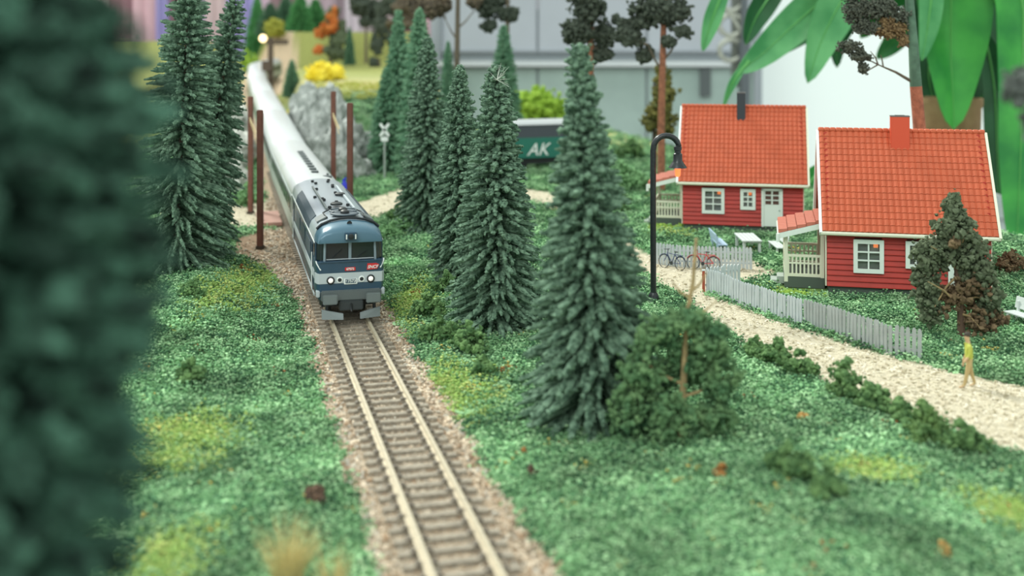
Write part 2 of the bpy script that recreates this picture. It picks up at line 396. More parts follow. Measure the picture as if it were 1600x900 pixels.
MB().box((W/2 - px2(880, Yc), -.4, zl - 4), (2.6, .8, 8)).build('slot', mat('dark_slot', '4d5557', .6), cab)
for px_ in (684, 1178): MB().box((px2(px_, Yc) - cab.location.x, -.8, 70), (1.2, 1.2, 140)).build('upright', cg2, cab)
# dark pole with metal fixture
lp = empty('stand_pole', (px2(1163, 230), 230, -100), 0, 'dark grey vertical pole standing behind the roof with black chimney', 'pole')
MB().tube([(0, 0, 0), (0, 0, 140)], .75, 12).build('pole', mat('pole_grey', '5b6268', .4, .4), lp, True)
MB().lathe([(6, 0), (6, .8), (1, 1.6)], n=20).build('base', MATS['pole_grey'], lp, True)
MB().tube([(0, 0, 85), (0, 0, 112)], 1.2, 12).build('sleeve', MATS['pole_grey'], lp, True)
fx = empty('metal_fixture', (px2(1133, 232), 232, zz(90, 232)), 0, 'silver metal fixture with stacked round rings beside the dark grey pole', 'fixture')
sm = mat('brushed_silver', 'b5b8ae', .35, .6)
MB().box((3, .5, 6), (3.2, 1.5, 24)).build('plate', mat('fixture_plate', '6d726c', .4, .5), fx, bevel=.3)
for k in range(3):
    a = [(1.2 + 2.4*math.cos(t*math.pi/8), 0, 1.5 + k*5.2 + 2.2*math.sin(t*math.pi/8)) for t in range(17)]
    MB().tube(a, .55, 8).build('ring', sm, fx, True)
MB().tube([(-1, -.5, 12), (3.4, -.5, 5)], .4, 8).build('rod', sm, fx, True)
# curtain of coloured strips at far left
Yk = 305; cu = empty('curtain', (px2(480, Yk), Yk, zz(110, Yk)-12), 0, 'pink and violet striped curtain hanging behind the model forest', 'curtain')
cols = ['c9b8bc','8a6470','cfa7b5','9a92c8','7d5a66','b8a8c8','c9b0b6','9a90c8','a8a0d8','d2b8cc','8a7078','d8c8d4','b09aa8','9c8a96','c8bcc8','a89ca0']
xk = px2(150, Yk); k = 0
while xk < px2(700, Yk):
    wd = random.uniform(2.5, 7.5); pts = []
    m = MB(); n_ = 9
    fr = [(xk - cu.location.x + wd*i/(n_-1), -.8*abs(math.sin(math.pi*i/(n_-1)*2))) for i in range(n_)]
    m.add([(a, b, 0) for a, b in fr] + [(a, b, 60) for a, b in fr] + [(a, b+.3, 0) for a, b in fr] + [(a, b+.3, 60) for a, b in fr],
          [(i, i+1, n_+i+1, n_+i) for i in range(n_-1)] + [(2*n_+i, 3*n_+i, 3*n_+i+1, 2*n_+i+1) for i in range(n_-1)])
    m.build('fabric_panel', mat('curtain_%s' % cols[k % 16], cols[k % 16], .9), cu, True); k += 1; xk += wd
MB().tube([(px2(140, Yk)-cu.location.x, 0, 60.5), (px2(705, Yk)-cu.location.x, 0, 60.5)], .5).build('rail', cg2, cu, True)
lw = empty('bulb_lamp', atd(560, 70, 298), 0, 'glowing white lamp behind the dark bare trees', 'lamp')
MB().sphere((0, 0, 0), 1.3, 14, 10, (1, 1, 1.7)).build('bulb', mat('white_glow', 'fff6f0', .5, emit=2.0), lw, True)
MB().tube([(0, 0, -2), (0, 0, -16)], .4).build('stem', cg2, lw, True)

# ------------------------------------------------------------------ spruces
def spruce_arrays(seed, H=11.0, Rb=2.0, prof=None, lean=0, fat=.10, dens=1.45, z0=.3, gap=.165):
    r = np.random.default_rng(seed); VV = []; TT = []; n = 0
    prof = prof or (lambda t: (1-t)**.82*.93 + .07)
    z = z0; ns = 5; nrg = 6
    th = np.arange(ns)*2*math.pi/ns
    while z < H - .15:
        t = z/H; Rr = Rb*prof(t); nb = max(4, int((4.5 + 8.5*Rr/2)*dens)); a0 = r.random()*6.28
        for k in range(nb):
            a = a0 + 6.283*k/nb + r.normal()*.13; L = Rr*(.84 + .3*r.random())*(.62 if k % 4 == 3 else 1); zb = z + r.normal()*.07
            up = 1.0 - 1.15*min(1, (1-t)*1.3); droop = .10 + .10*(1-t)
            u = np.linspace(.02, 1, nrg)
            d = np.array([math.cos(a), math.sin(a)])
            bend = r.normal()*.10
            cx = d[0]*L*u - d[1]*bend*u*u*L; cy = d[1]*L*u + d[0]*bend*u*u*L
            cz = zb + L*(up*.35*u - droop*u*u)
            rad = fat*.9*(.55 + .75*np.sin(np.clip(u*1.05, 0, 1)*math.pi*.72))*(1 - .35*u**4)*(.8+.4*r.random())*(.75 + .25*min(1, L))
            rad[-1] *= .55; rad[0] *= .5
            jj = 1 + .5*(r.random((nrg, ns))*2-1)
            ox = rad[:, None]*np.cos(th)[None]*jj*(.9); oz = rad[:, None]*np.sin(th)[None]*jj
            V = np.stack([cx[:, None] - d[1]*ox, cy[:, None] + d[0]*ox, cz[:, None] + oz], -1).reshape(-1, 3)
            i = np.arange(nrg-1)[:, None]*ns + np.arange(ns)[None]; i2 = np.arange(nrg-1)[:, None]*ns + (np.arange(ns)[None]+1) % ns
            T = np.concatenate([np.stack([i, i2, i2+ns], -1).reshape(-1, 3), np.stack([i, i2+ns, i+ns], -1).reshape(-1, 3)])
            tip = (nrg-1)*ns; T = np.concatenate([T, [[tip, tip+1, tip+2], [tip, tip+2, tip+3], [tip, tip+3, tip+4]]])
            # needle tufts
            q = max(8, int(24*min(1.2, L/1.4))); uu = .10 + .90*r.random(q); pc = np.stack([np.interp(uu, u, cx), np.interp(uu, u, cy), np.interp(uu, u, cz)], -1)
            dr = r.normal(size=(q, 3)); dr /= np.linalg.norm(dr, axis=1)[:, None]
            W_, T2 = crumbs(pc + dr*np.interp(uu, u, rad)[:, None]*.95, fat*.62*(.6+.7*r.random(q)), r, 'oct', .5)
            T2 = T2 + len(V)
            VV.append(V); VV.append(W_); TT.append(T + n); TT.append(T2 + n); n += len(V) + len(W_)
        z += gap*(.75 + .35*Rr/Rb)
    # top tuft
    c = np.c_[r.normal(size=(60, 2))*.1, H - .45 + r.random(60)*.5]; V, T = crumbs(c, .07*(.6+.6*r.random(60)), r); VV.append(V); TT.append(T+n)
    V = np.concatenate(VV); T = np.concatenate(TT)
    return V, T
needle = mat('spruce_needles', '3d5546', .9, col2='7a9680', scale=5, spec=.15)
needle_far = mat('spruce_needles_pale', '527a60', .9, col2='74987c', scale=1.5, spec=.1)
bark = mat('bark_brown', '4d4036', .9, vary=.3, scale=4, bump=.4)
SPR = {}
def spruce_mesh(kind):
    if kind not in SPR:
        a = {'broad': (1, 11, 2.05), 'slim': (2, 11, 1.55), 'full': (3, 11, 1.8), 'airy': (4, 11, 1.9)}[kind]
        kw = {'broad': dict(prof=lambda t: .12 + .88*(1-t)**1.05), 'slim': dict(prof=lambda t: (1-t**2.0)**.85*.86+.14), 'full': dict(prof=lambda t: (1-t**1.6)*.85+.15), 'airy': dict(fat=.07, gap=.19, dens=1.5, prof=lambda t: (1-t**1.7)*.84+.16)}[kind]
        V, T = spruce_arrays(*a, **kw); SPR[kind] = (V, T)
    return SPR[kind]
SM = {}
def spruce(loc, H, rad, kind, label, rz=0, tilt=(0, 0), mt=needle, group=None, z=None):
    key = (kind, mt.name)
    if key not in SM: SM[key] = np_mesh('needles', *spruce_mesh(kind), mt)
    base = {'broad': 2.05, 'slim': 1.55, 'full': 1.8, 'airy': 1.9}[kind]
    x, y = loc[0], loc[1]; zb = gz(x, y) - .1 if z is None else z
    o = empty('spruce_tree', (x, y, zb), 0, label, 'tree', group, tilt=tilt)
    f = link('needles', SM[key], o, rot=(0, 0, rz), scl=(rad/base, rad/base, H/11)); f['kind'] = 'stuff'
    MB().tube([(0, 0, 0), (0, 0, H*.5), (0, 0, H*.97)], [.17, .1, .02], 8).build('trunk', bark, o, True)
    return o
p = at(932, 655); spruce(p, 11.7, 2.5, 'broad', 'wide dark green spruce nearest the railway curve, beside the leafy shrub', 1.0, tilt=(0, R(-2.6)))
p = at(775, 512); spruce(p, 10.9, 2.0, 'full', 'dark spruce with stray white bristles at its tip, left of the widest spruce', .4)
p = at(718, 440); spruce(p, 10.6, 1.45, 'slim', 'slim spruce tucked close behind the left flank of the bristle-tipped spruce', 2.0)
p = at(668, 362); spruce(p, 12.1, 2.0, 'full', 'dark spruce standing beside the sandy crossing, above the locomotive roof', 3.1)
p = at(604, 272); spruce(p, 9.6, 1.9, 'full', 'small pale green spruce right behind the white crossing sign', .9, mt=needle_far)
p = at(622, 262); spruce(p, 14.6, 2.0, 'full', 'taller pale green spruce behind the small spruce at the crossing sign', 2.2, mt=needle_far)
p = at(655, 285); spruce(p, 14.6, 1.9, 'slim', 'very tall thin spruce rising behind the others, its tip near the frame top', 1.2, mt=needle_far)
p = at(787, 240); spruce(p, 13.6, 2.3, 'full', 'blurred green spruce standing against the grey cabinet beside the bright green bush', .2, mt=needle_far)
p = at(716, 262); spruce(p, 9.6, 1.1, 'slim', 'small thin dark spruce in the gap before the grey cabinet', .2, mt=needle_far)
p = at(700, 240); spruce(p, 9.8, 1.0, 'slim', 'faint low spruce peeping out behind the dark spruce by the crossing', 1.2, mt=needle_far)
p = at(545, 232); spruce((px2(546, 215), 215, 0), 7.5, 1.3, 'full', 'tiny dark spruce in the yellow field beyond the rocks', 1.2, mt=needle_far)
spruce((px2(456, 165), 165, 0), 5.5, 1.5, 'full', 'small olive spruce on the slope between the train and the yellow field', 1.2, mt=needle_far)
# left leaning pair
p = at(272, 440); spruce((p.x, p.y, 0), 15.6, 2.6, 'airy', 'left spruce of the leaning pair by the track, its tip cut by the frame', .7, tilt=(0, R(3)))
p = at(300, 425); spruce((p.x-.75, p.y+3.0, 0), 15.0, 2.15, 'airy', 'right spruce of the leaning pair, bending towards the brown posts', 2.7, tilt=(0, R(9)))
# big blurred one close to the lens
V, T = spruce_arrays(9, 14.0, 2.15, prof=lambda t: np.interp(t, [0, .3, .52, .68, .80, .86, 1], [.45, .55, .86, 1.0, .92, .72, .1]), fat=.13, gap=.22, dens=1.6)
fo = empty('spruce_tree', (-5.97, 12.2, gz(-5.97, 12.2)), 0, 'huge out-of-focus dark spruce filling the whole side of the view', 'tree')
props(link('needles', np_mesh('needles', V, T, mat('near_needles', '1a2823', .9, col2='527a68', scale=2.5, spec=.15)), fo), kind='stuff')  # lighter tone paints back-lit edges into the needle colour
MB().tube([(0, 0, 0), (0, 0, 13)], [.3, .05], 10).build('trunk', bark, fo, True)
# forest at the far end
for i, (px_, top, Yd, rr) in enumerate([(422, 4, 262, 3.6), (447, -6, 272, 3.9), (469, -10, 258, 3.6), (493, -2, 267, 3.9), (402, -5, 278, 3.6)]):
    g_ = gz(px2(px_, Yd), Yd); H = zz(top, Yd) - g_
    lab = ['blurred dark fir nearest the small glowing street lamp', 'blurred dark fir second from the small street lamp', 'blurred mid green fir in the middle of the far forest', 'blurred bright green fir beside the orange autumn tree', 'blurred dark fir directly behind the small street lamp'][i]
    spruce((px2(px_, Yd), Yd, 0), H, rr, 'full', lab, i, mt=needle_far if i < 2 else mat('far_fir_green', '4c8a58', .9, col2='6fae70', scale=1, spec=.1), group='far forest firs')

# ------------------------------------------------------------------ foam / lichen trees and bushes
def foliage(clumps, seed, size, m, name='foliage', parent=None, origin=(0, 0, 0), inner=.5):
    r = np.random.default_rng(seed); cs = []; ss = []
    for c, rad, n in clumps:
        c = np.array(c) - np.array(origin); rad = np.array(rad) if hasattr(rad, '__len__') else np.array([rad]*3)
        k = max(3, int(n/14)); sub = ell(r, k, c, rad*.8, .4)            # sub clusters give a lumpy outline
        q = sub[r.integers(0, k, n)] + r.normal(size=(n, 3))*rad*.17; cs.append(q); ss.append(size*(.5 + .9*r.random(n)))
    V, T = crumbs(np.concatenate(cs), np.concatenate(ss), r, 'ico', .4)
    o = link(name, np_mesh(name, V, T, m), parent); o['kind'] = 'stuff'; return o
olive = mat('foam_olive', '4a5542', .95, col2='66705a', scale=3, spec=.1)
darkf = mat('foam_dark', '3c443c', .95, col2='525a50', scale=2, spec=.1)
brownf = mat('foam_brown', '5a4c3c', .95, col2='7c6a52', scale=3, spec=.1)
greenf = mat('foam_green', '5c8058', .95, col2='7ca474', scale=3, spec=.1)
bushf = mat('foam_bush', '42603e', .95, col2='6f8e5c', scale=3, spec=.1)
limef = mat('foam_lime', '7fa038', .95, col2='96b44e', scale=1, spec=.1)
orangef = mat('foam_orange', 'a8552c', .95, col2='c07a44', scale=1, spec=.1)
yellowf = mat('foam_yellow', 'e0c832', .95, col2='f0e060', scale=.6, spec=.1)
twig = mat('twig_grey', '5e5548', .9, vary=.2, scale=5)
tanw = mat('twig_tan', '9a8560', .9, vary=.2, scale=5)
pinebark = mat('pine_bark', '8a5a44', .9, vary=.25, scale=3, bump=.5)

# autumn-coloured tree in front of the near house
b = at(1503, 528); o = empty('leafy_tree', (b.x, b.y, gz(b.x, b.y)), 0, 'olive and rust-brown leafy tree in front of the nearer red house', 'tree')
Yb = b.y; lo = o.location
def L_(px_, py_, dy=0): return atd(px_, py_, Yb+dy) - lo
MB().tube([L_(1503, 532), L_(1500, 480), L_(1494, 420), L_(1490, 340)], [.17, .13, .09, .03], 8).build('trunk', mat('leafy_bark', '5a463a', .9), o, True)
m = MB()
for a_, c_ in (((1500, 480), (1450, 440)), ((1496, 450), (1535, 400)), ((1500, 470), (1550, 470)), ((1494, 420), (1455, 385)), ((1494, 400), (1520, 350)), ((1496, 430), (1460, 480)), ((1500, 490), (1530, 510))):
    MB().tube([L_(*a_), L_((a_[0]+c_[0])/2, (a_[1]+c_[1])/2 - 6, random.uniform(-.5, .5)), L_(*c_, random.uniform(-1, 1))], [.06, .04, .015], 6).build('branch', tanw, o, True)
cl = [(L_(1492, 325), (.55, .5, .75), 420), (L_(1488, 360), (.95, .8, .8), 620), (L_(1460, 395), (.95, .8, .8), 420), (L_(1515, 395), (.85, .8, .9), 420), (L_(1450, 440), (.75, .8, .9), 360), (L_(1448, 485), (.7, .7, .6), 200), (L_(1530, 430), (.8, .8, .9), 380), (L_(1548, 470), (.7, .8, .9), 260), (L_(1480, 400, 1), (.9, .5, .8), 160)]
foliage(cl, 5, .085, olive, 'foliage', o)
foliage([(L_(1515, 455), (.9, .8, .9), 330), (L_(1535, 500), (1.0, .9, .65), 480), (L_(1478, 465), (.7, .7, .7), 170), (L_(1490, 375, -.6), (.3, .3, .35), 70)], 6, .08, brownf, 'foliage', o)['label'] = 'rust-brown foliage low on the tree'
# leafy shrub with bare spike beside big spruce
b = at(1060, 690); o = empty('leafy_shrub', (b.x, b.y, gz(b.x, b.y)), 0, 'broad leafy green shrub with a bare tan spike beside the widest spruce', 'shrub')
Yb = b.y; lo = o.location
MB().tube([L_(1060, 690), L_(1068, 600), L_(1072, 500), L_(1083, 440), L_(1088, 372)], [.13, .1, .07, .06, .045], 7).build('stem', tanw, o, True)
m = MB()
for a_, c_ in (((1078, 465), (1050, 440)), ((1080, 455), (1105, 425)), ((1072, 500), (1120, 470)), ((1066, 600), (1000, 560)), ((1066, 620), (1130, 590))):
    MB().tube([L_(*a_), L_((a_[0]+c_[0])/2, (a_[1]+c_[1])/2 + 5), L_(*c_)], [.05, .04, .015], 6).build('branch', tanw, o, True)
cl = [(L_(1072, 500), (.75, .7, .45), 330), (L_(1030, 525), (.75, .8, .7), 420), (L_(1110, 530), (.75, .8, .7), 380), (L_(1000, 575), (.85, .9, .8), 430), (L_(1065, 580, .5), (.9, .8, .9), 320), (L_(1125, 590), (.75, .8, .8), 360), (L_(985, 635), (.8, .9, .8), 420), (L_(1040, 650, -.4), (.9, .9, .8), 420), (L_(1120, 650), (.8, .9, .6), 330)]
foliage(cl, 8, .075, mat('shrub_foam', '45684a', .95, col2='6c8a60', scale=1.6, spec=.1), 'foliage', o)

def pine(px_, base_y, Yp, label, trunk, branches, clumps, mt=darkf, size=.16, tm=pinebark, rads=(.35, .16)):
    x = px2(px_, Yp); g = gz(x, Yp) if base_y is None else base_y
    o = empty('pine_tree', (x, Yp, g), 0, label, 'tree'); lo = o.location
    k = len(trunk); pts = [atd(a, c_, Yp) - lo for a, c_ in trunk]; pts[-1].z = -.1; pts[-1].x = pts[-2].x if k > 2 else pts[-1].x
    pts = pts[::-1]; rr = [rads[0] + (rads[1]-rads[0])*i/(k-1) for i in range(k)]
    MB().tube(pts, rr, 9).build('trunk', tm, o, True)
    if branches:
        m = MB()
        for a_, c_ in branches: MB().tube([atd(*a_, Yp) - lo, atd((a_[0]+c_[0])/2, (a_[1]+c_[1])/2 + 3, Yp) - lo, atd(*c_, Yp) - lo], [.11, .08, .04], 6).build('branch', twig, o, True)
    foliage([(atd(a, c_, Yp + random.uniform(-.8, .8)) - lo, (ra*Yp/F, ra*.8*Yp/F, rb*Yp/F), int(n*1.9)) for a, c_, ra, rb, n in clumps], int(px_), size, mt, 'foliage', o)
    return o
pine(1035, None, 88, 'tall pine with bare red-brown trunk rising behind the farther house porch', [(1040, -60), (1037, 30), (1035, 105), (1033, 200), (1033, 300)],
     [((1035, 112), (1012, 70)), ((1036, 95), (1060, 60)), ((1037, 40), (1010, 15)), ((1012, 70), (985, 55))],
     [(1018, 15, 34, 26, 480), (1055, 20, 26, 22, 330), (1068, 50, 14, 12, 130), (1008, 85, 14, 16, 170), (985, 58, 26, 16, 300), (1000, 35, 18, 14, 160), (1045, 65, 14, 10, 130), (975, 40, 14, 12, 120), (1030, -20, 30, 20, 200)], size=.15, rads=(.33, .2))
pine(922, None, 92, 'dark-crowned pine whose crown stands above the widest spruce', [(925, -60), (924, 20), (922, 100), (920, 300)],
     [((923, 60), (900, 50)), ((924, 70), (950, 85))],
     [(920, 10, 30, 26, 480), (905, 50, 28, 22, 380), (945, 55, 20, 22, 300), (935, 85, 22, 14, 260), (897, 62, 14, 10, 110), (925, -25, 30, 20, 200), (960, 30, 8, 8, 50)], size=.15)
pine(716, None, 118, 'brown-crowned pine with forked bare stem against the grey cabinet', [(716, -40), (715, 30), (714, 90), (714, 240)],
     [((714, 62), (696, 30)), ((714, 45), (742, 15)), ((696, 30), (690, 5))],
     [(688, 8, 22, 16, 320), (668, 14, 22, 16, 300), (740, 4, 14, 10, 120), (650, 4, 16, 14, 160)], mt=mat('foam_umber', '4e4840', .95, col2='6a5f50', scale=1.5, spec=.1), size=.2, tm=twig, rads=(.33, .22))
pine(790, None, 122, 'dark narrow pine behind the blurred spruce at the grey cabinet', [(794, -40), (793, 30), (792, 90), (790, 240)], [],
     [(770, 10, 26, 20, 360), (795, 22, 16, 14, 180), (765, 40, 14, 10, 130), (745, 0, 16, 10, 120)], size=.2, tm=twig)
b = at(1022, 262); o = empty('conifer_bush', (b.x, b.y, gz(b.x, b.y)), 0, 'brownish green cone-shaped tree behind the red-brown pine trunk', 'tree'); lo = o.location; Yb = b.y
foliage([(L_(1036, 125), (.9, .8, 1.6), 200), (L_(1034, 155), (1.5, 1.2, 1.8), 340), (L_(1030, 185), (1.9, 1.5, 1.7), 420)], 77, .19, mat('foam_khaki', '575a38', .95, col2='76703f', scale=1.4, spec=.1), 'foliage', o)
MB().tube([(0, 0, -.1), (0, 0, 8)], [.25, .1], 8).build('trunk', bark, o, True)
# big-trunk pine behind the near house with dried foliage
Yp = 63; x = px2(1434, Yp); o = empty('pine_tree', (x, Yp, gz(x, Yp)-.05), 0, 'thick-stemmed tree with dried umbel foliage rising behind the nearer red house', 'tree'); lo = o.location; Yb = Yp
pts = [(0, 0, 0), L_(1437, 205), L_(1431, 135), L_(1427, 70), L_(1421, 0), L_(1416, -60)]
MB().tube(pts[:3], [.42, .36, .33], 12).build('trunk', mat('red_bark', '9a5a44', .85, vary=.25, scale=3, bump=.4), o, True)
MB().tube(pts[2:], [.33, .27, .24, .2], 12).build('upper_trunk', mat('green_bark', '4d6a58', .85, vary=.25, scale=2), o, True, label='greyish green upper stem')
m = MB()
for s_ in ([(1429, 130), (1400, 113), (1372, 101)], [(1372, 101), (1360, 108), (1350, 115)], [(1372, 101), (1368, 90), (1360, 80)], [(1372, 101), (1362, 96), (1345, 92)], [(1380, 104), (1378, 92), (1376, 86)], [(1422, 60), (1400, 45), (1370, 30)], [(1424, 75), (1405, 62), (1390, 55)]):
    MB().tube([L_(*q) for q in s_], [.1, .07, .035] if s_[0][0] > 1400 else [.05, .035, .02], 6).build('branch', twig, o, True)
drk = mat('umbel_grey', '474c44', .95, col2='5f645a', scale=3, spec=.1)
foliage([(L_(1340, 18), (1.0, .7, .8), 1300), (L_(1375, 12), (1.1, .7, .8), 1100), (L_(1355, 42), (.9, .6, .5), 700), (L_(1328, 72), (.75, .5, .4), 520), (L_(1345, 88), (.75, .5, .45), 460), (L_(1350, 106), (.45, .4, .4), 220), (L_(1405, 25), (.6, .5, .6), 420), (L_(1330, -15), (.9, .7, .6), 500)], 91, .06, drk, 'foliage', o)
foliage([(L_(1395, 45), (.95, .6, .6), 760), (L_(1412, 62), (.45, .4, .5), 260), (L_(1380, 50), (.7, .5, .4), 320), (L_(1385, 30), (.5, .4, .4), 160)], 92, .06, mat('umbel_brown', '6b5a44', .95, col2='8a7555', scale=3, spec=.1), 'foliage', o)['label'] = 'brown dried foliage on the upper stem'

# background trees on the far left
def foam_tree(px_, Yd, label, trunk_top, clumps, mt, size, extra=None, tm=twig):
    x = px2(px_, Yd); g = gz(x, Yd); o = empty('leafy_tree', (x, Yd, g-.1), 0, label, 'tree'); lo = o.location
    tp = atd(px_, trunk_top, Yd) - lo
    MB().tube([(0, 0, 0), tp], [.35, .2], 8).build('trunk', tm, o, True)
    foliage([(atd(a, c_, Yd) - lo, (ra*Yd/F, ra*.8*Yd/F, rb*Yd/F), int(n*2.2)) for a, c_, ra, rb, n in clumps], int(px_)+3, size, mt, 'foliage', o)
    if extra: foliage([(atd(a, c_, Yd-1) - lo, (ra*Yd/F, ra*.8*Yd/F, rb*Yd/F), n) for a, c_, ra, rb, n in extra[1]], int(px_)+4, size, extra[0], 'foliage', o)
    return o
foam_tree(516, 205, 'orange and olive autumn tree standing in the yellow field', 70, [(520, 25, 10, 16, 80), (528, 60, 14, 16, 130), (522, 80, 18, 12, 150), (532, 40, 8, 12, 60)], olive, .42, (orangef, [(505, 48, 12, 13, 130), (498, 78, 7, 8, 60), (520, 40, 10, 10, 60), (518, 22, 8, 10, 40)]))
foam_tree(572, 225, 'dark sparse tree with two stems right of the orange autumn tree', 40, [(565, 10, 22, 14, 170), (590, 18, 16, 14, 130), (575, 35, 12, 8, 60), (560, -5, 20, 12, 60)], darkf, .5)
foam_tree(592, 210, 'dark bare-looking tree before the glowing white lamp', 90, [(610, 8, 20, 14, 160), (600, 40, 16, 14, 120), (590, 70, 9, 16, 70), (612, 60, 12, 10, 60), (585, 100, 8, 14, 60)], darkf, .45)
foam_tree(640, 190, 'brownish dark tree behind the tall thin spruce', 60, [(632, 12, 20, 16, 190), (655, -2, 22, 12, 130), (620, 40, 12, 12, 80), (640, 35, 14, 12, 90)], mat('foam_umber', '4e4840', .95), .42)
def bush(name, px_, py_, size, clumps, seed, mt, label, cat='bush', sc=.07, group=None, Yd=None):
    b = at(px_, py_) if Yd is None else Vector((px2(px_, Yd), Yd, 0)); o = empty(name, (b.x, b.y, gz(b.x, b.y)-.03), random.random()*6, label, cat, group)
    foliage(clumps, seed, sc, mt, 'foliage', o); MB().tube([(0, 0, -.05), (0, 0, size*.4)], [.04, .02], 6).build('stem', twig, o)
    return o
def lump(s, n=240): return [((0, 0, .35*s), (.5*s, .5*s, .33*s), n), ((.35*s, .1*s, .25*s), (.3*s, .3*s, .25*s), n//3), ((-.3*s, -.1*s, .3*s), (.3*s, .3*s, .28*s), n//3), ((.1*s, 0, .7*s), (.2*s, .2*s, .2*s), n//5)]
BUSH = [(1180, 562, 1.0, 'small bush at the top of the path-edge row, next to the leafy shrub'), (1212, 575, 1.3, 'bush with a brown tip in the path-edge row'), (1252, 588, 1.1, 'green bush just below the brown-tipped one at the path edge'),
        (1322, 622, 1.6, 'pointed dark bush in the middle of the path-edge row'), (1366, 642, 1.1, 'rounded bush beside the pointed one at the path edge'), (1405, 662, 1.0, 'small bush between the middle and the last bushes of the path edge'),
        (1450, 690, 1.6, 'large olive bush near the lower end of the path-edge row'), (1512, 712, 1.3, 'lowest bush of the path-edge row, spreading onto the grit')]
for i, (a, c_, s_, lb) in enumerate(BUSH): bush('bush', a, c_, s_, lump(s_, 300), 100+i, bushf if i != 6 else mat('foam_olive_green', '47663a', .95, col2='6c8a50', scale=3), lb, group='bushes along the path edge')
BUSH2 = [(672, 492, 1.5, 'dark clump of ground cover beside the track, nearest the locomotive'), (690, 528, 1.5, 'dark low bush by the ballast edge, below the first clump'), (735, 548, 1.6, 'low bush between the track-side clump and the widest spruce'), (700, 455, 1.2, 'small dark bush under the bristle-tipped spruce'),
         (758, 582, .9, 'small rounded bush close to the lime green patch'), (640, 365, 1.5, 'bushy clump at the sandy crossing by the locomotive roof'), (610, 372, 1.3, 'bright bush touching the locomotive cab side'), (618, 345, 1.2, 'dark bush at the far side of the sandy crossing'),
         (298, 602, 1.05, 'round dark bush alone on the grassy bank'), (300, 500, 1.1, 'dark low bush under the leaning spruces'), (655, 335, 1.3, 'olive bush on the sandy path edge behind the locomotive'),
         (1235, 778, 1.2, 'low dark bush on the mound in the near grass'), (1290, 800, 1.1, 'dark tuft on the far side of the grassy mound'), (985, 300, 3.2, 'green bush on the slope behind the street lamp'), (985, 250, 2.8, 'dark bush at the board edge behind the street lamp'), (965, 330, 2.4, 'low bush between the widest spruce and the street lamp')]
for i, (a, c_, s_, lb) in enumerate(BUSH2): bush('bush', a, c_, s_, lump(s_, 260), 200+i, bushf if i not in (5, 6, 13) else greenf, lb, sc=.07*max(1, s_/1.8))
bush('bush', 1583, 447, 1.9, lump(1.5, 240), 231, brownf, 'brown twiggy bush at the end wall of the nearer red house')
bush('bush', 492, 772, .62, lump(.62, 150), 232, mat('foam_dark_brown', '4a3c32', .95, col2='6a5040', scale=4), 'brown heath clump on the bank beside the rails')
bush('bush', 1128, 762, .5, lump(.5, 110), 233, mat('foam_rust', '7a5028', .95, col2='9c6c3a', scale=4), 'rust-coloured heath clump in the near grass', sc=.05)
bush('bush', 1255, 655, .35, lump(.35, 50), 234, mat('foam_sand', 'b08a50', .95), 'tiny sand-coloured clump in the grass below the path edge', sc=.05)
bush('bush', 815, 703, .35, lump(.35, 50), 235, MATS['foam_rust'], 'tiny brown clump near the rails below the widest spruce', sc=.05)
bush('bush', 832, 733, .4, lump(.4, 60), 236, MATS['foam_dark_brown'], 'dark brown clump near the rails below the tiny brown one', sc=.05)
bush('bush', 1475, 885, .35, lump(.35, 50), 237, MATS['foam_sand'], 'orange-tan clump at the lower frame edge', sc=.05)
bush('bush', 378, 428, .5, lump(.5, 70), 238, MATS['foam_rust'], 'rust-coloured clump at the foot of the brown posts', sc=.05)
bush('bush', 401, 432, .5, lump(.5, 70), 239, bushf, 'small dark green clump beside the rust-coloured one', sc=.05)
bush('bush', 385, 318, 2.0, lump(2.0, 200), 240, greenf, 'green bush behind the pair of brown posts left of the train', sc=.11)
bush('bush', 842, 0, 1, [((0, 0, 3.0), (3.6, 3.6, 3.0), 700), ((3, 0, 2), (2.8, 2.5, 2.4), 400), ((-2.5, 0, 3), (2.5, 2.5, 3), 300)], 241, limef, 'large bright lime green bush above the dark wagon', sc=.36, Yd=140)
bush('bush', 510, 0, 1, [((0, 0, .5), (5.6, 2.4, 1.7), 1500), ((4.5, 0, .7), (3.4, 2, 1.8), 800), ((-4, 0, .4), (3, 2, 1.5), 600)], 242, yellowf, 'brilliant yellow flowering bush in the field beyond the rocks', sc=.28, Yd=160)
bush('bush', 428, 0, 1, [((0, 0, 1), (3.2, 2, 2), 300), ((6, 0, 1.5), (4, 2, 2), 300)], 243, mat('foam_moss', '8a8c34', .95, col2='a8a848', scale=.6), 'mossy yellow-green bushes at the edge of the far forest', sc=.32, Yd=235)
bush('bush', 388, 0, 1, [((0, 0, 1.6), (2.6, 2, 2.4), 300)], 244, limef, 'lime green bush below the leaning spruce tips', sc=.32, Yd=215)
bush('bush', 457, 0, 1, [((0, 0, 1), (1.2, 1.2, 1.8), 260)], 245, yellowf, 'yellow bush squeezed between the train and the grey rocks', sc=.2, Yd=132)
for px_, py_, n_, lb_ in ((1250, 462, 5, 'lime green mossy hedge strip along the porch of the nearer cottage'), (1052, 362, 5, 'lime green mossy hedge strip below the farther cottage')):
    b = at(px_, py_); o = empty('hedge', (b.x, b.y, gz(b.x, b.y)-.03), HA, lb_, 'hedge')
    foliage([((-1.1 + .5*i, .08*math.sin(i), .10), (.38, .3, .2), 160) for i in range(n_)], 400+px_, .06, mat('foam_moss_lime', '7e9c44', .95, col2='98b45a', scale=2, spec=.1), 'foliage', o)
    MB().box((-.1, 0, -.02), (2.4, .3, .06)).build('base', bark, o)
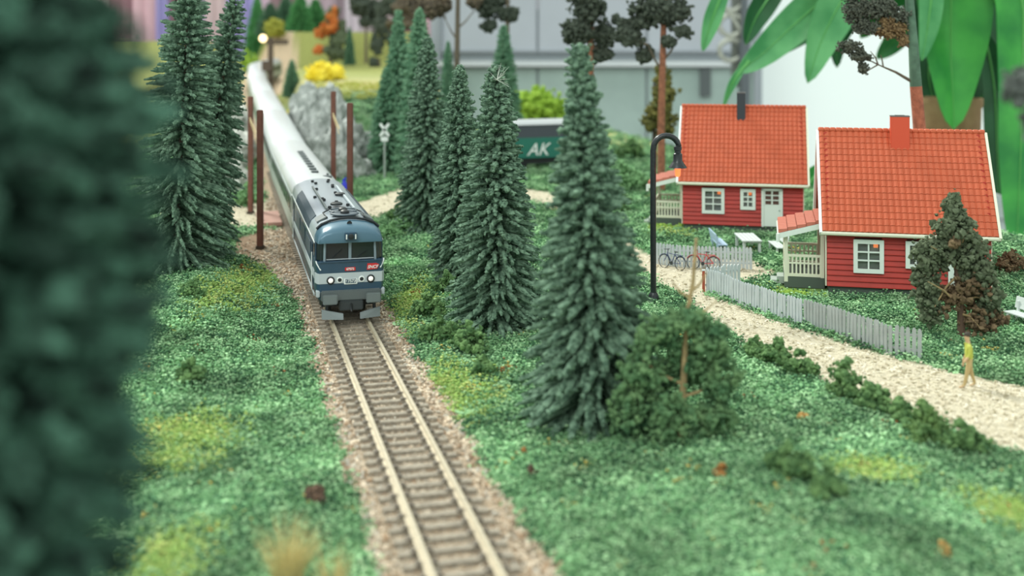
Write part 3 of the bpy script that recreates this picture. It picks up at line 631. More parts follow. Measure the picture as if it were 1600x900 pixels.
# blurred foliage at right frame edge
o = empty('leafy_tree', (11.0, 22.5, gz(11.0, 22.5)), 0, 'blurred grey-green twiggy tree cut off by the frame beside the large leaves', 'tree'); lo = o.location
MB().tube([(0, 0, -.1), (-.1, 0, 5), (-.6, 0, 11)], [.2, .14, .05], 8).build('trunk', twig, o, True)
foliage([(atd(1592, 135, 22.5) - lo, (.42, .4, .5), 320), (atd(1625, 190, 22.5)-lo, (.4, .4, .5), 200), (atd(1640, 60, 22.5)-lo, (.4, .4, .5), 200)], 300, .06, mat('foam_grey', '4a4e4c', .95, col2='666c68', scale=3), 'foliage', o)
# dry grass tuft
def tuft(px_, py_, n, h, spread, label, seed, cm):
    r = random.Random(seed); b = at(px_, py_); o = empty('dry_grass_tuft', (b.x, b.y, gz(b.x, b.y)), 0, label, 'grass tuft'); m = MB()
    for _ in range(n):
        a = r.random()*6.28; d = r.random()*spread*.3; k = r.random(); hh = h*(.6+.5*r.random()); x, y = d*math.cos(a), d*math.sin(a)
        e = spread*(.2+.8*k); q = [(x, y, -.03), (x+.3*e*math.cos(a), y+.3*e*math.sin(a), hh*.55), (x+e*math.cos(a), y+e*math.sin(a), hh)]
        m.tube(q, [.012, .010, .003], 3)
    m.build('blades', cm, o); o.children[0]['kind'] = 'stuff'; return o
straw = mat('straw', 'cfc08a', .9, vary=.2, scale=8)
tuft(450, 935, 170, 1.7, .75, 'dry straw-coloured grass tuft at the lower frame edge', 1, straw)
tuft(520, 950, 60, 1.5, .5, 'thinner straw tuft between the larger tuft and the rails', 2, straw)
tuft(785, 0, 0, 1, 1, '', 3, straw) if False else None
# bristles on the spruce tip
m = MB(); b = at(775, 512)
r_ = random.Random(5); c0 = Vector((b.x+.05, b.y-.45, zz(125, b.y-.4)))
for _ in range(14):
    d = Vector((r_.uniform(-.1, 1), r_.uniform(-.6, .2), r_.uniform(-.3, .9))).normalized(); m.tube([c0, c0 + d*r_.uniform(.35, .75)], [.012, .004], 3)
tr = [o for o in bpy.data.objects if o.get('label', '').startswith('dark spruce with stray')][0]
q = m.build('bristles', mat('bristle_white', 'd8dcd4', .6), tr); q.matrix_parent_inverse = Matrix(); 
q.location = (0, 0, 0); q.data.transform((Matrix.Translation(tr.location)).inverted()); q['kind'] = 'stuff'

# ------------------------------------------------------------------ rocks along the cutting
rockm = mat('grey_rock', '7e8480', .9, col2='b4b8b6', scale=.9, bump=.9, bscale=2.5)
palerock = mat('pale_rock', '8e928c', .9, col2='d6d6ce', scale=.9, bump=.8, bscale=2.5)
def rock(parent, c, r, m, seed, name='boulder'):
    bm = bmesh.new(); bmesh.ops.create_icosphere(bm, subdivisions=4, radius=1)
    for v in bm.verts:
        n1 = noise.ridged_multi_fractal(v.co*1.3 + Vector((seed*3.1, 0, 0)), 1, 2, 4, 1, 2) - 1.2
        n2 = noise.noise(Vector((v.co.x*6, v.co.y*6, v.co.z*1.5)) + Vector((seed, 0, 0)))
        v.co *= 1 + .26*n1 + .16*n2
        v.co = Vector((v.co.x*r[0], v.co.y*r[1], v.co.z*r[2]))
    me = bpy.data.meshes.new(name); bm.to_mesh(me); bm.free(); me.materials.append(m)
    return link(name, me, parent, c, (random.uniform(-.15, .15), random.uniform(-.15, .15), random.random()*6))
o = empty('rock_outcrop', (-19, 112, 0), 0, 'rugged grey rock face beside the coach roofs', 'rock'); lo = o.location
RK = [(462, 185, 112, 2.2, 3.2), (485, 168, 116, 2.4, 3.4), (510, 175, 113, 2.4, 3.6), (480, 205, 106, 2.2, 3.2), (505, 215, 104, 2.2, 3.2), (530, 195, 106, 2.2, 3.4), (525, 235, 100, 2.1, 3.0), (550, 225, 102, 2.2, 3.2), (572, 232, 103, 2.0, 2.4), (495, 245, 99, 1.8, 2.5), (545, 255, 97, 1.8, 2.2), (565, 262, 98, 1.6, 1.7), (455, 160, 120, 1.8, 2.2), (590, 250, 104, 1.5, 1.5), (516, 150, 118, 1.8, 2.0)]
for i, (a, c_, Y_, r1_, r2_) in enumerate(RK):
    P = atd(a, c_+15, Y_); r1_ *= .78; P.x = max(P.x, tx(Y_) + r1_*.85 + 2.0); rock(o, P - lo, (r1_, r1_*.9, r2_), rockm, i)
o = empty('rock_outcrop', (-24, 88, 0), 0, 'pale whitish rocks on the bank behind the leaning spruces', 'rock'); lo = o.location
for i, (a, c_, Y_, r1_) in enumerate([(352, 255, 98, 1.7), (362, 285, 92, 1.5), (345, 300, 89, 1.8), (372, 235, 106, 1.6), (350, 225, 108, 2.0), (365, 195, 120, 2.0), (340, 200, 118, 2.2)]):
    P = atd(a, c_, Y_); rock(o, P - lo, (r1_, r1_, r1_*1.15), palerock, 20+i)

# ------------------------------------------------------------------ railway track
railm = mat('rail_steel', 'c8bca6', .4, .35, vary=.12, scale=6); railside = mat('rail_side', '8a6e5a', .7)
slm = mat('sleeper_grey_brown', '90877a', .85, vary=.25, scale=8, bump=.3)
trk = empty('railway_track', (tx(30), 30, 0), 0, 'single railway track of silver rails on grey-brown sleepers', 'railway track')
off = Vector(trk.location)
def sweep(offset, prof, s0, s1, step, dz=0):
    V = []; k = len(prof); n_ = int((s1-s0)/step)+1
    for i in range(n_):
        p, a = path_at(s0 + i*step); x = Vector((math.cos(a), math.sin(a), 0))
        for u, v in prof: V.append(p + x*(offset+u) + Vector((0, 0, v+dz)) - off)
    Fc = [(i*k+j, i*k+(j+1)%k, (i+1)*k+(j+1)%k, (i+1)*k+j) for i in range(n_-1) for j in range(k)]
    return MB().add(V, Fc + [tuple(range(k))[::-1], tuple(range((n_-1)*k, n_*k))])
rp = [(-.035, 0), (.035, 0), (.035, -.04), (.012, -.05), (.012, -.12), (.07, -.135), (.07, -.15), (-.07, -.15), (-.07, -.135), (-.012, -.12), (-.012, -.05), (-.035, -.04)]
for sg in (-1, 1): sweep(sg*.75, [(a*1.6, b_*1.0) for a, b_ in rp], 8, 210, 1.0).build('rail', railm, trk)
sl_me = MB().box((0, 0, 0), (2.62, .25, .14)).mesh('sleeper', slm, bevel=.015)
ch_me = MB().prism([(-.26, 0), (.26, 0), (.26, .05), (.17, .09), (.10, .03), (-.10, .03), (-.17, .09), (-.26, .05)], -.09, .09).mesh('rail_chair', mat('chair_grey', '6a6258', .8))
s_ = 12.0; k = 0
while s_ < 100:
    p, a = path_at(s_)
    if k < 135:
        o = link('sleeper', sl_me, trk, p - off + Vector((0, 0, -.225 + random.uniform(-.006, .006))), (0, 0, a + random.uniform(-.012, .012)))
        [link('rail_chair', ch_me, o, (sx_, 0, .065)) for sx_ in (-.75, .75)]
    k += 1; s_ += .655
# ------------------------------------------------------------------ locomotive
NAVY = mat('loco_navy', '29465c', .35, vary=.05, scale=2, coat=.2); NROOF = mat('loco_roof_grey', 'a0aab2', .3, .2); LGREY = mat('loco_band', 'b4bcc2', .4)
BLACK = mat('black_plastic', '1d2226', .5); DGREY = mat('underframe_grey', '5a6264', .5); GLASS = mat('loco_glass', '20262c', .15, spec=.5)
GRILL = mat('roof_grille', '4b565f', .5); WHITE = mat('white_paint', 'e4e8e8', .45)
pl, al = path_at(s_of_Y(47.2))
loco = empty('locomotive', pl, al, 'dark blue diesel locomotive heading the silver coaches on the track', 'locomotive')
LL = 16.4
prof = [(1.42, .95), (1.45, 1.3), (1.45, 2.75), (1.40, 3.1), (1.27, 3.45), (1.02, 3.8), (.65, 4.1), (.3, 4.25), (0, 4.28)]
full = prof + [(-a, b_) for a, b_ in prof[-2::-1]]
def loft(secs, n=None, cap=True):
    k = len(secs[0]); V = [p for s in secs for p in s]
    Fc = [(i*k+j, i*k+(j+1)%k, (i+1)*k+(j+1)%k, (i+1)*k+j) for i in range(len(secs)-1) for j in range(k)]
    if cap: Fc += [tuple(range(k))[::-1], tuple(range((len(secs)-1)*k, len(secs)*k))]
    return MB().add(V, Fc)
lo_p = [(a, b_) for a, b_ in full if b_ < 3.2]
body = [(1.42, .95), (1.45, 1.3), (1.45, 2.75), (1.42, 3.05), (-1.42, 3.05), (-1.45, 2.75), (-1.45, 1.3), (-1.42, .95)]
def sec(pr, y, sx=1, zt=None, z0=0): return [(a*sx, y, (b_ if zt is None or b_ < z0 else z0 + (b_-z0)*zt)) for a, b_ in pr]
# lower body with rounded ends, up to the window sill at the cab front
nose = [(1.30, .95), (1.38, 1.3), (1.40, 2.5), (-1.40, 2.5), (-1.38, 1.3), (-1.30, .95)]
m = loft([[(a*.93, 0, b_) for a, b_ in nose], [(a*1.0, .12, b_) for a, b_ in nose], [(a*1.035, .45, b_) for a, b_ in nose], [(a*1.035, LL, b_) for a, b_ in nose]])
m.build('body', NAVY, loco, True)
up_ = [(1.44, 2.5), (1.43, 3.30), (-1.43, 3.30), (-1.44, 2.5)]
loft([sec(up_, 1.5), sec(up_, LL)]).build('upper_side', NAVY, loco, True)
# cab windows: pillars and recessed glass
MB().prism([(-1.24, 2.5), (1.24, 2.5), (1.22, 3.36), (-1.22, 3.36)], .34, 1.5).build('cab_interior', mat('cab_dark', '30383f', .6), loco)
g = MB()
for x0_, x1_ in ((-1.0, -.09), (.09, 1.0)): g.box(((x0_+x1_)/2, .30, 2.94), (x1_-x0_, .05, .72)).build('windscreen', GLASS, loco); g = MB()
for sg in (-1, 1):
    MB().add([(sg*1.14, .26, 2.56), (sg*1.38, .5, 2.56), (sg*1.36, .5, 3.32), (sg*1.12, .26, 3.32)], [(0, 1, 2, 3)]).build('corner_window', GLASS, loco)
    MB().add([(sg*1.435, .62, 2.5), (sg*1.435, 1.5, 2.5), (sg*1.425, 1.5, 3.31), (sg*1.425, .62, 3.31), (sg*1.38, .62, 2.5), (sg*1.38, 1.5, 2.5), (sg*1.38, 1.5, 3.31), (sg*1.38, .62, 3.31)], [(0,1,2,3),(7,6,5,4),(0,4,5,1),(2,6,7,3),(1,5,6,2),(3,7,4,0)]).build('cab_side', NAVY, loco)
    MB().box((sg*1.44, 1.05, 2.9), (.02, .5, .5)).build('side_window', GLASS, loco)
    MB().tube([(sg*1.07, .22, 2.5), (sg*1.05, .26, 3.34)], .055, 8).build('pillar', mat('pillar_grey', '7d8c96', .4), loco, True)
    MB().tube([(sg*.75, .23, 2.63), (sg*.35, .24, 2.98)] if sg < 0 else [(.3, .23, 2.62), (.72, .24, 2.9)], .012, 5).build('wiper', BLACK, loco)
MB().box((0, .26, 2.94), (.13, .06, .8)).build('pillar', MATS['pillar_grey'], loco, bevel=.02)
MB().box((0, .24, 2.585), (2.0, .05, .03)).box((0, .24, 3.31), (2.0, .05, .03)).build('window_trim', LGREY, loco)
MB().box((0, .16, 2.51), (2.62, .4, .05)).build('sill', NAVY, loco, bevel=.02)
# roof : cab hood then main roof
hood = [(1.42, 3.30), (1.40, 3.50), (1.31, 3.72), (1.10, 3.90), (.75, 4.03), (.35, 4.10), (0, 4.12)]
hood = hood + [(-a, b_) for a, b_ in hood[-2::-1]]
def hs(y, sx, k, low=3.30): return [(a*sx, y, low + (b_-3.30)*k) for a, b_ in hood]
loft([hs(.02, .92, .02), hs(.02, .94, .50), hs(.08, .955, .66), hs(.25, .975, .82), hs(.6, .99, .94), hs(1.1, 1.0, 1.0)]).build('cab_roof', mat('cab_roof_blue', '4b6b7e', .3, .15), loco, True)
loft([hs(1.10, 1.015, 1.0), hs(LL-.3, 1.015, 1.0), hs(LL, .97, .9)]).build('roof', NROOF, loco, True)
# dark rib between cab roof and main roof
V = []
arc = [(a*1.02, 3.30 + (b_-3.30)*1.06) for a, b_ in hood]
MB().tube([(a, 1.08, b_+.02) for a, b_ in arc[2:-2]], .06, 6).build('roof_rib', BLACK, loco, True)
for yy, r_, nm in ((2.5, .0, 0), ):
    pass
# panel with two fans
for yy in (2.35, 3.15):
    MB().lathe([(.62, 0), (.62, .05), (.56, .07), (.56, .03)], (0, yy, 4.17), 24).build('fan_ring', GRILL, loco, True)
    MB().lathe([(.2, 0), (.19, .08), (.12, .13), (.001, .15)], (0, yy, 4.22), 14).build('fan_hub', BLACK, loco, True)
MB().tube([(-.8, 2.0, 4.09), (-.85, 2.6, 4.08), (-.85, 3.5, 4.08), (-.55, 3.8, 4.17), (.55, 3.8, 4.17), (.85, 3.5, 4.08), (.85, 2.6, 4.08), (.8, 2.0, 4.09)], .035, 6).build('fan_panel_edge', BLACK, loco, True)
for sg in (-1, 1):
    MB().box((sg*.62, 8.2, 4.15), (.09, 8.2, .08)).build('roof_rail', DGREY if sg < 0 else LGREY, loco)
    for k in range(34):
        pass
    # shoulder grilles
    m = MB()
    for k in range(44):
        y_ = 3.9 + k*.2
        m.tube([(sg*1.46, y_, 3.38), (sg*1.36, y_, 3.70), (sg*1.14, y_, 3.93)], .035, 4)
    q = m.build('roof_grille', GRILL, loco); q['kind'] = 'stuff'
    MB().box((sg*1.02, 2.7, 3.98), (.5, 1.2, .07), M=Matrix.Rotation(sg*R(26), 3, 'Y')).build('roof_panel', DGREY, loco, bevel=.02)
    # side details
    MB().box((sg*1.455, LL/2+.3, 1.88), (.02, LL-1.0, .33)).build('side_band', LGREY, loco)
    MB().box((sg*1.455, LL/2+.3, 3.26), (.03, LL-.8, .05)).build('gutter', WHITE, loco)
    MB().box((sg*1.44, LL/2+.3, 1.0), (.04, LL-1.2, .09)).build('sole_bar', LGREY, loco)
    for y_ in (4.2, 7.6, 11.0): MB().box((sg*1.458, y_, 2.62), (.02, 2.6, .62)).build('side_grille', GRILL, loco)
    for y_ in (2.0, LL-1.6):
        MB().box((sg*1.462, y_, 2.05), (.02, .62, 1.95)).build('door', mat('loco_door', '22394b', .4), loco)
        MB().tube([(sg*1.5, y_-.45, 1.1), (sg*1.5, y_-.45, 2.7)], .025, 6).build('handrail', WHITE, loco)
    # buffers
    MB().lathe([(.13, -.45), (.13, -.1), (.1, 0.1)], (sg*.87, 0, 1.05), 10, 'Y').build('buffer_stem', DGREY, loco, True)
    MB().box((sg*.9, -.5, 1.05), (.62, .1, .42)).build('buffer', mat('buffer_grey', '6b7476', .45), loco, bevel=.04)
    # headlights
    MB().lathe([(.17, .05), (.17, -.05), (.14, -.07)], (sg*.84, 0, 1.76), 18, 'Y').build('lamp_rim', BLACK, loco, True)
    MB().lathe([(.125, 0), (.12, -.04), (.04, -.09)], (sg*.84, -.02, 1.76), 16, 'Y').build('headlight', mat('headlight_glass', 'f2ece8', .2, emit=.35), loco, True)
    MB().lathe([(.13, .05), (.13, -.04), (.085, -.05), (.08, 0)], (sg*.46, 0, 1.76), 18, 'Y').build('lamp_rim', WHITE, loco, True)
    MB().lathe([(.085, 0), (.08, -.02), (.01, -.03)], (sg*.46, -.015, 1.76), 14, 'Y').build('tail_light', BLACK, loco, True)
    MB().tube([(sg*1.25, -.02, 2.2), (sg*1.40, .1, 2.45), (sg*1.43, .2, 2.55)], .025, 6).build('handrail', WHITE, loco)
    MB().box((sg*1.36, .12, 1.2), (.16, .3, .28)).build('corner_step', LGREY, loco, bevel=.03)
# stripe and face plates
loft([[(a*.945*sx, y_, b_) for a, b_ in ((1.40, 1.62), (1.40, 2.05), (-1.40, 2.05), (-1.40, 1.62))] for y_, sx in ((-.015, 1), (.10, 1.06), (.42, 1.11))]).build('front_band', LGREY, loco, True)
RED = mat('plate_red', 'c8282c', .45)
MB().box((-.02, -.02, 2.20), (.44, .03, .15)).build('number_plate', RED, loco, bevel=.01)
MB().prism([(.68, 2.13), (1.12, 2.16), (1.20, 2.34), (1.08, 2.40), (.70, 2.40)], -.035, .0).build('logo_plate', RED, loco)
MB().box((0, -.02, 1.68), (.56, .04, .24)).build('number_frame', WHITE, loco, bevel=.015)
MB().box((0, -.04, 1.70), (.44, .03, .17)).build('number_panel', NAVY, loco)
def text(s, size, loc, parent, m, rot=(R(90), 0, 0), shear=0, name='lettering', ex=.004):
    cu = bpy.data.curves.new(name, 'FONT'); cu.body = s; cu.size = size; cu.align_x = 'CENTER'; cu.align_y = 'CENTER'; cu.shear = shear; cu.extrude = ex; cu.offset = .004
    o = bpy.data.objects.new(name, cu); C.objects.link(o); o.parent = parent; o.location = loc; o.rotation_euler = rot; cu.materials.append(m)
    dg_ = bpy.context.evaluated_depsgraph_get(); me_ = bpy.data.meshes.new_from_object(o.evaluated_get(dg_)); me_.name = name
    q_ = link(name, me_, parent, loc, rot); bpy.data.objects.remove(o); return q_
text('67573', .17, (0, -.062, 1.70), loco, WHITE)
text('67573', .13, (-.02, -.045, 2.20), loco, WHITE)
text('SNCF', .18, (.92, -.045, 2.25), loco, WHITE, shear=.3)
# top lamp box and horn
MB().box((0, .04, 3.58), (.5, .4, .34)).build('lamp_box', NAVY, loco, bevel=.03)
MB().lathe([(.12, .02), (.12, -.03), (.09, -.04)], (0, -.18, 3.58), 16, 'Y').build('top_lamp', BLACK, loco, True)
for sg in (-1, 1): MB().box((sg*.19, -.18, 3.58), (.05, .02, .2)).build('lamp_bracket', WHITE, loco)
MB().lathe([(.04, .5), (.04, -.1), (.11, -.3)], (0, .75, 4.05), 10, 'Y').build('horn', BLACK, loco, True)
MB().tube([(0, .75, 3.85), (0, .75, 4.05)], .05).build('horn_bracket', BLACK, loco)
for x_, y_ in ((-.45, 4.6), (.45, 5.2), (-.48, 7.2), (-.52, 7.6), (.3, 9.5), (-.5, 11.3), (.4, 12.0), (.45, 12.6), (-.35, 13.6), (.35, 14.2), (-.45, 14.6), (0, 6.0), (.45, 14.9), (-.78, 8.8)):
    z_ = 3.12 + np.interp(abs(x_), [0, .62, 1.0], [1.02, .96, .80])
    MB().box((x_, y_, z_+.06), (.16, .16, .12)).build('roof_fitting', BLACK, loco, bevel=.02)
MB().lathe([(.28, 0), (.28, .08), (.2, .12)], (-.1, 5.0, 4.2), 16).build('exhaust', BLACK, loco, True)
MB().lathe([(.25, 0), (.25, .1), (.16, .14)], (.45, 8.8, 4.12), 16).build('exhaust', BLACK, loco, True)
# under the bumper
MB().box((0, -.05, 1.13), (2.5, .35, .42)).build('bumper_beam', DGREY, loco, bevel=.04)
MB().box((0, -.02, .72), (1.0, .5, .42)).build('coupler_box', mat('coupler_dark', '33393c', .5), loco, bevel=.04)
MB().tube([(0, -.1, .8), (0, -.32, .78), (0, -.36, .5)], .05, 6).build('coupling_hook', BLACK, loco)
for sg in (-1, 1):
    MB().add([(sg*.35, -.45, .18), (sg*1.22, -.2, .18), (sg*1.22, -.16, .58), (sg*.35, -.4, .42), (sg*.35, -.35, .18), (sg*1.22, -.1, .18), (sg*1.22, -.06, .58), (sg*.35, -.3, .42)], [(0,1,2,3),(4,7,6,5),(0,4,5,1),(2,6,7,3),(1,5,6,2),(3,7,4,0)]).build('snow_plough', mat('plough_grey', '7d868a', .5), loco)
    MB().box((sg*1.0, .1, .72), (.1, .3, .5)).build('plough_bracket', BLACK, loco)
MB().box((0, LL/2, .75), (2.3, LL-1.4, .5)).build('underframe', BLACK, loco)
def wheelset(parent, y, name='wheel', w=.75):
    for sg in (-1, 1): MB().lathe([(.5, -.06), (.5, .06), (.12, .09)], (sg*w, y, .5), 18, 'X').build(name, BLACK, parent, True)
for y_ in (1.9, 4.4, LL-4.4, LL-1.9): wheelset(loco, y_)
for y_ in (3.15, LL-3.15):
    for sg in (-1, 1): MB().box((sg*1.1, y_, .6), (.14, 3.8, .35)).build('bogie_frame', BLACK, loco, bevel=.03)
# ------------------------------------------------------------------ coaches
CROOF = mat('coach_roof', 'c6cacc', .3, .2, vary=.03); CSIDE = mat('coach_side', '9fa8a0', .45); CBAND = mat('coach_window_band', '3a4246', .3)
def coach(s0, length, label, hatches, first):
    p, a = path_at(s0); p2, a2 = path_at(s0 + length); a = math.atan2(p2.y-p.y, p2.x-p.x) - math.pi/2
    pit = math.atan2(p2.z-p.z, (p2-p).length); o = empty('passenger_coach', p, 0, label, 'coach', 'passenger coaches'); o.rotation_euler = (Matrix.Rotation(a, 3, 'Z') @ Matrix.Rotation(pit, 3, 'X')).to_euler()
    loft([[(x_, y_, z_) for x_, z_ in ((1.36, .95), (1.42, 1.2), (1.42, 3.1), (-1.42, 3.1), (-1.42, 1.2), (-1.36, .95))] for y_ in (0, length)]).build('body', CSIDE, o, True)
    loft([[(a_*sx, y_, 3.04 + (b_-3.30)*kz*1.25) for a_, b_ in hood] for y_, sx, kz in ((0, .96, .85), (.3, 1.01, .95), (length-.3, 1.01, .95), (length, .96, .85))]).build('roof', CROOF, o, True)
    for sg in (-1, 1):
        MB().box((sg*1.425, length/2, 2.45), (.03, length-1.6, .85)).build('window_band', CBAND, o)
        if first:
            for k in range(10): MB().box((sg*1.445, 2.6 + k*(length-5.2)/9, 2.45), (.02, 1.3, .6)).build('window', GLASS, o)
        MB().box((sg*1.43, length/2, 3.06), (.04, length, .05)).build('gutter', LGREY, o)
    MB().box((0, length/2, .72), (2.2, length-1, .45)).build('underframe', BLACK, o)
    MB().box((0, -.25, 2.0), (1.0, .5, 2.0)).build('gangway', BLACK, o)
    for y_ in (2.4, length-2.4):
        for sg in (-1, 1): MB().box((sg*1.0, y_, .55), (.14, 3.4, .35)).build('bogie_frame', BLACK, o)
        for dy in (-1.2, 1.2): wheelset(o, y_+dy)
    for k in range(hatches): MB().box((.12, 3.2 + k*1.55, 4.06), (.42, .62, .1)).build('roof_hatch', DGREY, o, bevel=.03)
    if hatches:
        MB().box((.72, 1.7, 3.92), (.5, .5, .1)).box((.75, 1.9, 4.0), (.12, .12, .15)).build('roof_vent', DGREY, o)
    return o
s_ = s_of_Y(47.2) + LL + .5; LC = 26.4
labs = ['first silver-roofed coach, with a row of dark hatches, right behind the locomotive', 'second silver-roofed coach, passing the pairs of brown posts', 'third silver-roofed coach, beside the grey rock face', 'fourth silver-roofed coach, on the climb beyond the rocks', 'fifth silver-roofed coach, where the train begins to bend', 'farthest silver-roofed coach, turning at the end of the train']
for i, lb in enumerate(labs):
    Lc = LC if i < 5 else 12; coach(s_, Lc, lb, 9 if i == 0 else 0, i < 2); s_ += Lc + .6

# ------------------------------------------------------------------ brown posts, crossing board, sign, blue thing
bp = mat('brown_post', '6d4438', .75, vary=.12, scale=3); tanm = mat('arm_tan', 'c8b48c', .7)
def post(px_, Yp, top, label, arm=None):
    x = px2(px_, Yp); g = gz(x, Yp); H = zz(top, Yp) - g; o = empty('brown_post', (x, Yp, g-.03), 0, label, 'post', 'brown posts flanking the train')
    MB().box((0, 0, H/2), (.34, .34, H)).build('pole', bp, o, bevel=.04)
    MB().box((0, 0, .1), (.5, .5, .25)).build('foot', bark, o, bevel=.05)
    if arm:
        MB().bar((0, -.2, H*.82), (arm, -1.2, H*.70), .07).bar((0, -.25, H*.80), (arm, -1.3, H*.66), .04).build('arm', tanm, o)
post(391.5, 78, 150, 'farther of the two brown posts left of the train', .65)
post(406.5, 64.8, 171, 'nearer of the two brown posts left of the train')
post(521, 79, 142, 'farther of the two brown posts right of the train', .6)
post(547, 66.5, 160, 'nearer of the two brown posts right of the train')
b = at(441, 342); o = empty('crossing_board', (tx(b.y)-2.35, b.y+.3, 0), al, 'reddish brown wooden crossing board beside the coach', 'board')
MB().box((0, 0, -.02), (1.5, 5.2, .24)).build('board', mat('board_red', 'a07a6e', .8, vary=.12, scale=2), o, bevel=.03)
MB().box((-.55, -1.2, .3), (.14, .5, .5)).build('marker_stone', mat('marker_white', 'd8d4c8', .7), o, bevel=.05)
b = at(601, 282); o = empty('crossing_sign', (b.x, b.y, gz(b.x, b.y)), 0, 'small white crossing sign with diagonal blades on a thin grey post', 'sign')
gp_ = mat('sign_post_grey', 'a0a8a4', .6); MB().tube([(0, 0, 0), (0, 0, 4.6)], .09, 8).build('post', gp_, o, True)
for t in (35, -35): MB().box((0, -.1, 4.3), (.22, .05, 1.3), M=Matrix.Rotation(R(t), 3, 'Y')).build('blade', WHITE, o)
MB().box((0, -.1, 3.5), (.6, .05, .35)).build('plate', WHITE, o)
b = at(539, 330); o = empty('blue_bundle', (px2(538, 76), 76, gz(px2(538, 76), 76)), 0, 'small bright blue bundle standing between the right-hand brown posts and the train', 'bundle')
MB().lathe([(.35, 0), (.45, .8), (.42, 1.6), (.3, 2.1), (.12, 2.5), (.02, 2.7)], n=12).build('wrap', mat('bright_blue', '2430c8', .5), o, True)
MB().tube([(-.1, 0, 2.55), (.12, 0, 2.75)], .08).build('knot', MATS['bright_blue'], o)
# far signal mast + tiny street lamp
Yd = 175; x = px2(423, Yd); g = gz(x, Yd); o = empty('signal_mast', (x, Yd, g), 0, 'dark brown mast with a cross arm beside the far bend of the train', 'mast'); H = zz(58, Yd)-g
MB().box((0, 0, H/2), (.75, .6, H)).build('pole', mat('mast_brown', '54463c', .8), o)
MB().box((1.0, 0, H-.8), (3.4, .5, .7)).build('cross_arm', MATS['mast_brown'], o); MB().box((-.5, -.4, H-4.5), (1.5, .7, 1.6)).build('signal_box', MATS['mast_brown'], o)
Yd = 240; x = px2(411, Yd); g = gz(x, Yd); o = empty('street_lamp', (x+1.2, Yd, g), 0, 'tiny glowing street lamp far behind at the bend of the train', 'street lamp'); H = zz(60, Yd)-g
MB().tube([(0, 0, 0), (0, 0, H-.3), (-.4, 0, H+.5), (-1.2, 0, H+.6)], .12).build('post', BLACK, o, True)
MB().sphere((-1.2, 0, H), .75, 12, 8).build('globe', mat('warm_globe', 'ffe2b0', .5, emit=3.0), o, True)

# ------------------------------------------------------------------ dark wagon with green panel
Yd = 103; o = empty('goods_wagon', (px2(838, Yd), Yd, 0), R(21), 'dark goods wagon with grey roof and green lettered side half hidden by spruces', 'wagon')
gzw = gz(o.location.x, Yd); o.location.z = gzw
MB().box((1, 1.4, 2.9), (9, 2.8, 2.5)).build('body', mat('wagon_dark', '414650', .5), o, bevel=.05)
MB().box((1, -.02, 2.05), (9, .06, 1.85)).build('side_panel', mat('wagon_green', '1c6a5c', .45), o, label='green side panel')
MB().prism([(-.1, 4.15), (2.9, 4.15), (2.6, 4.45), (1.4, 4.6), (.2, 4.45)], -3.6, 5.6, 'YZ').build('roof', mat('wagon_roof', 'b4b8bc', .35, .2), o, True)
MB().box((1, 1.4, .85), (8.6, 2.2, .6)).build('underframe', BLACK, o)
for x_ in (-2.6, -1.2, 3.0, 4.4): wheelset_m = MB().lathe([(.5, -.06), (.5, .06), (.1, .1)], (x_, .5, .5), 16, 'Y').build('wheel', BLACK, o, True)
text('AK', 1.6, (.1, -.1, 1.85), o, WHITE, shear=.35, ex=.01)

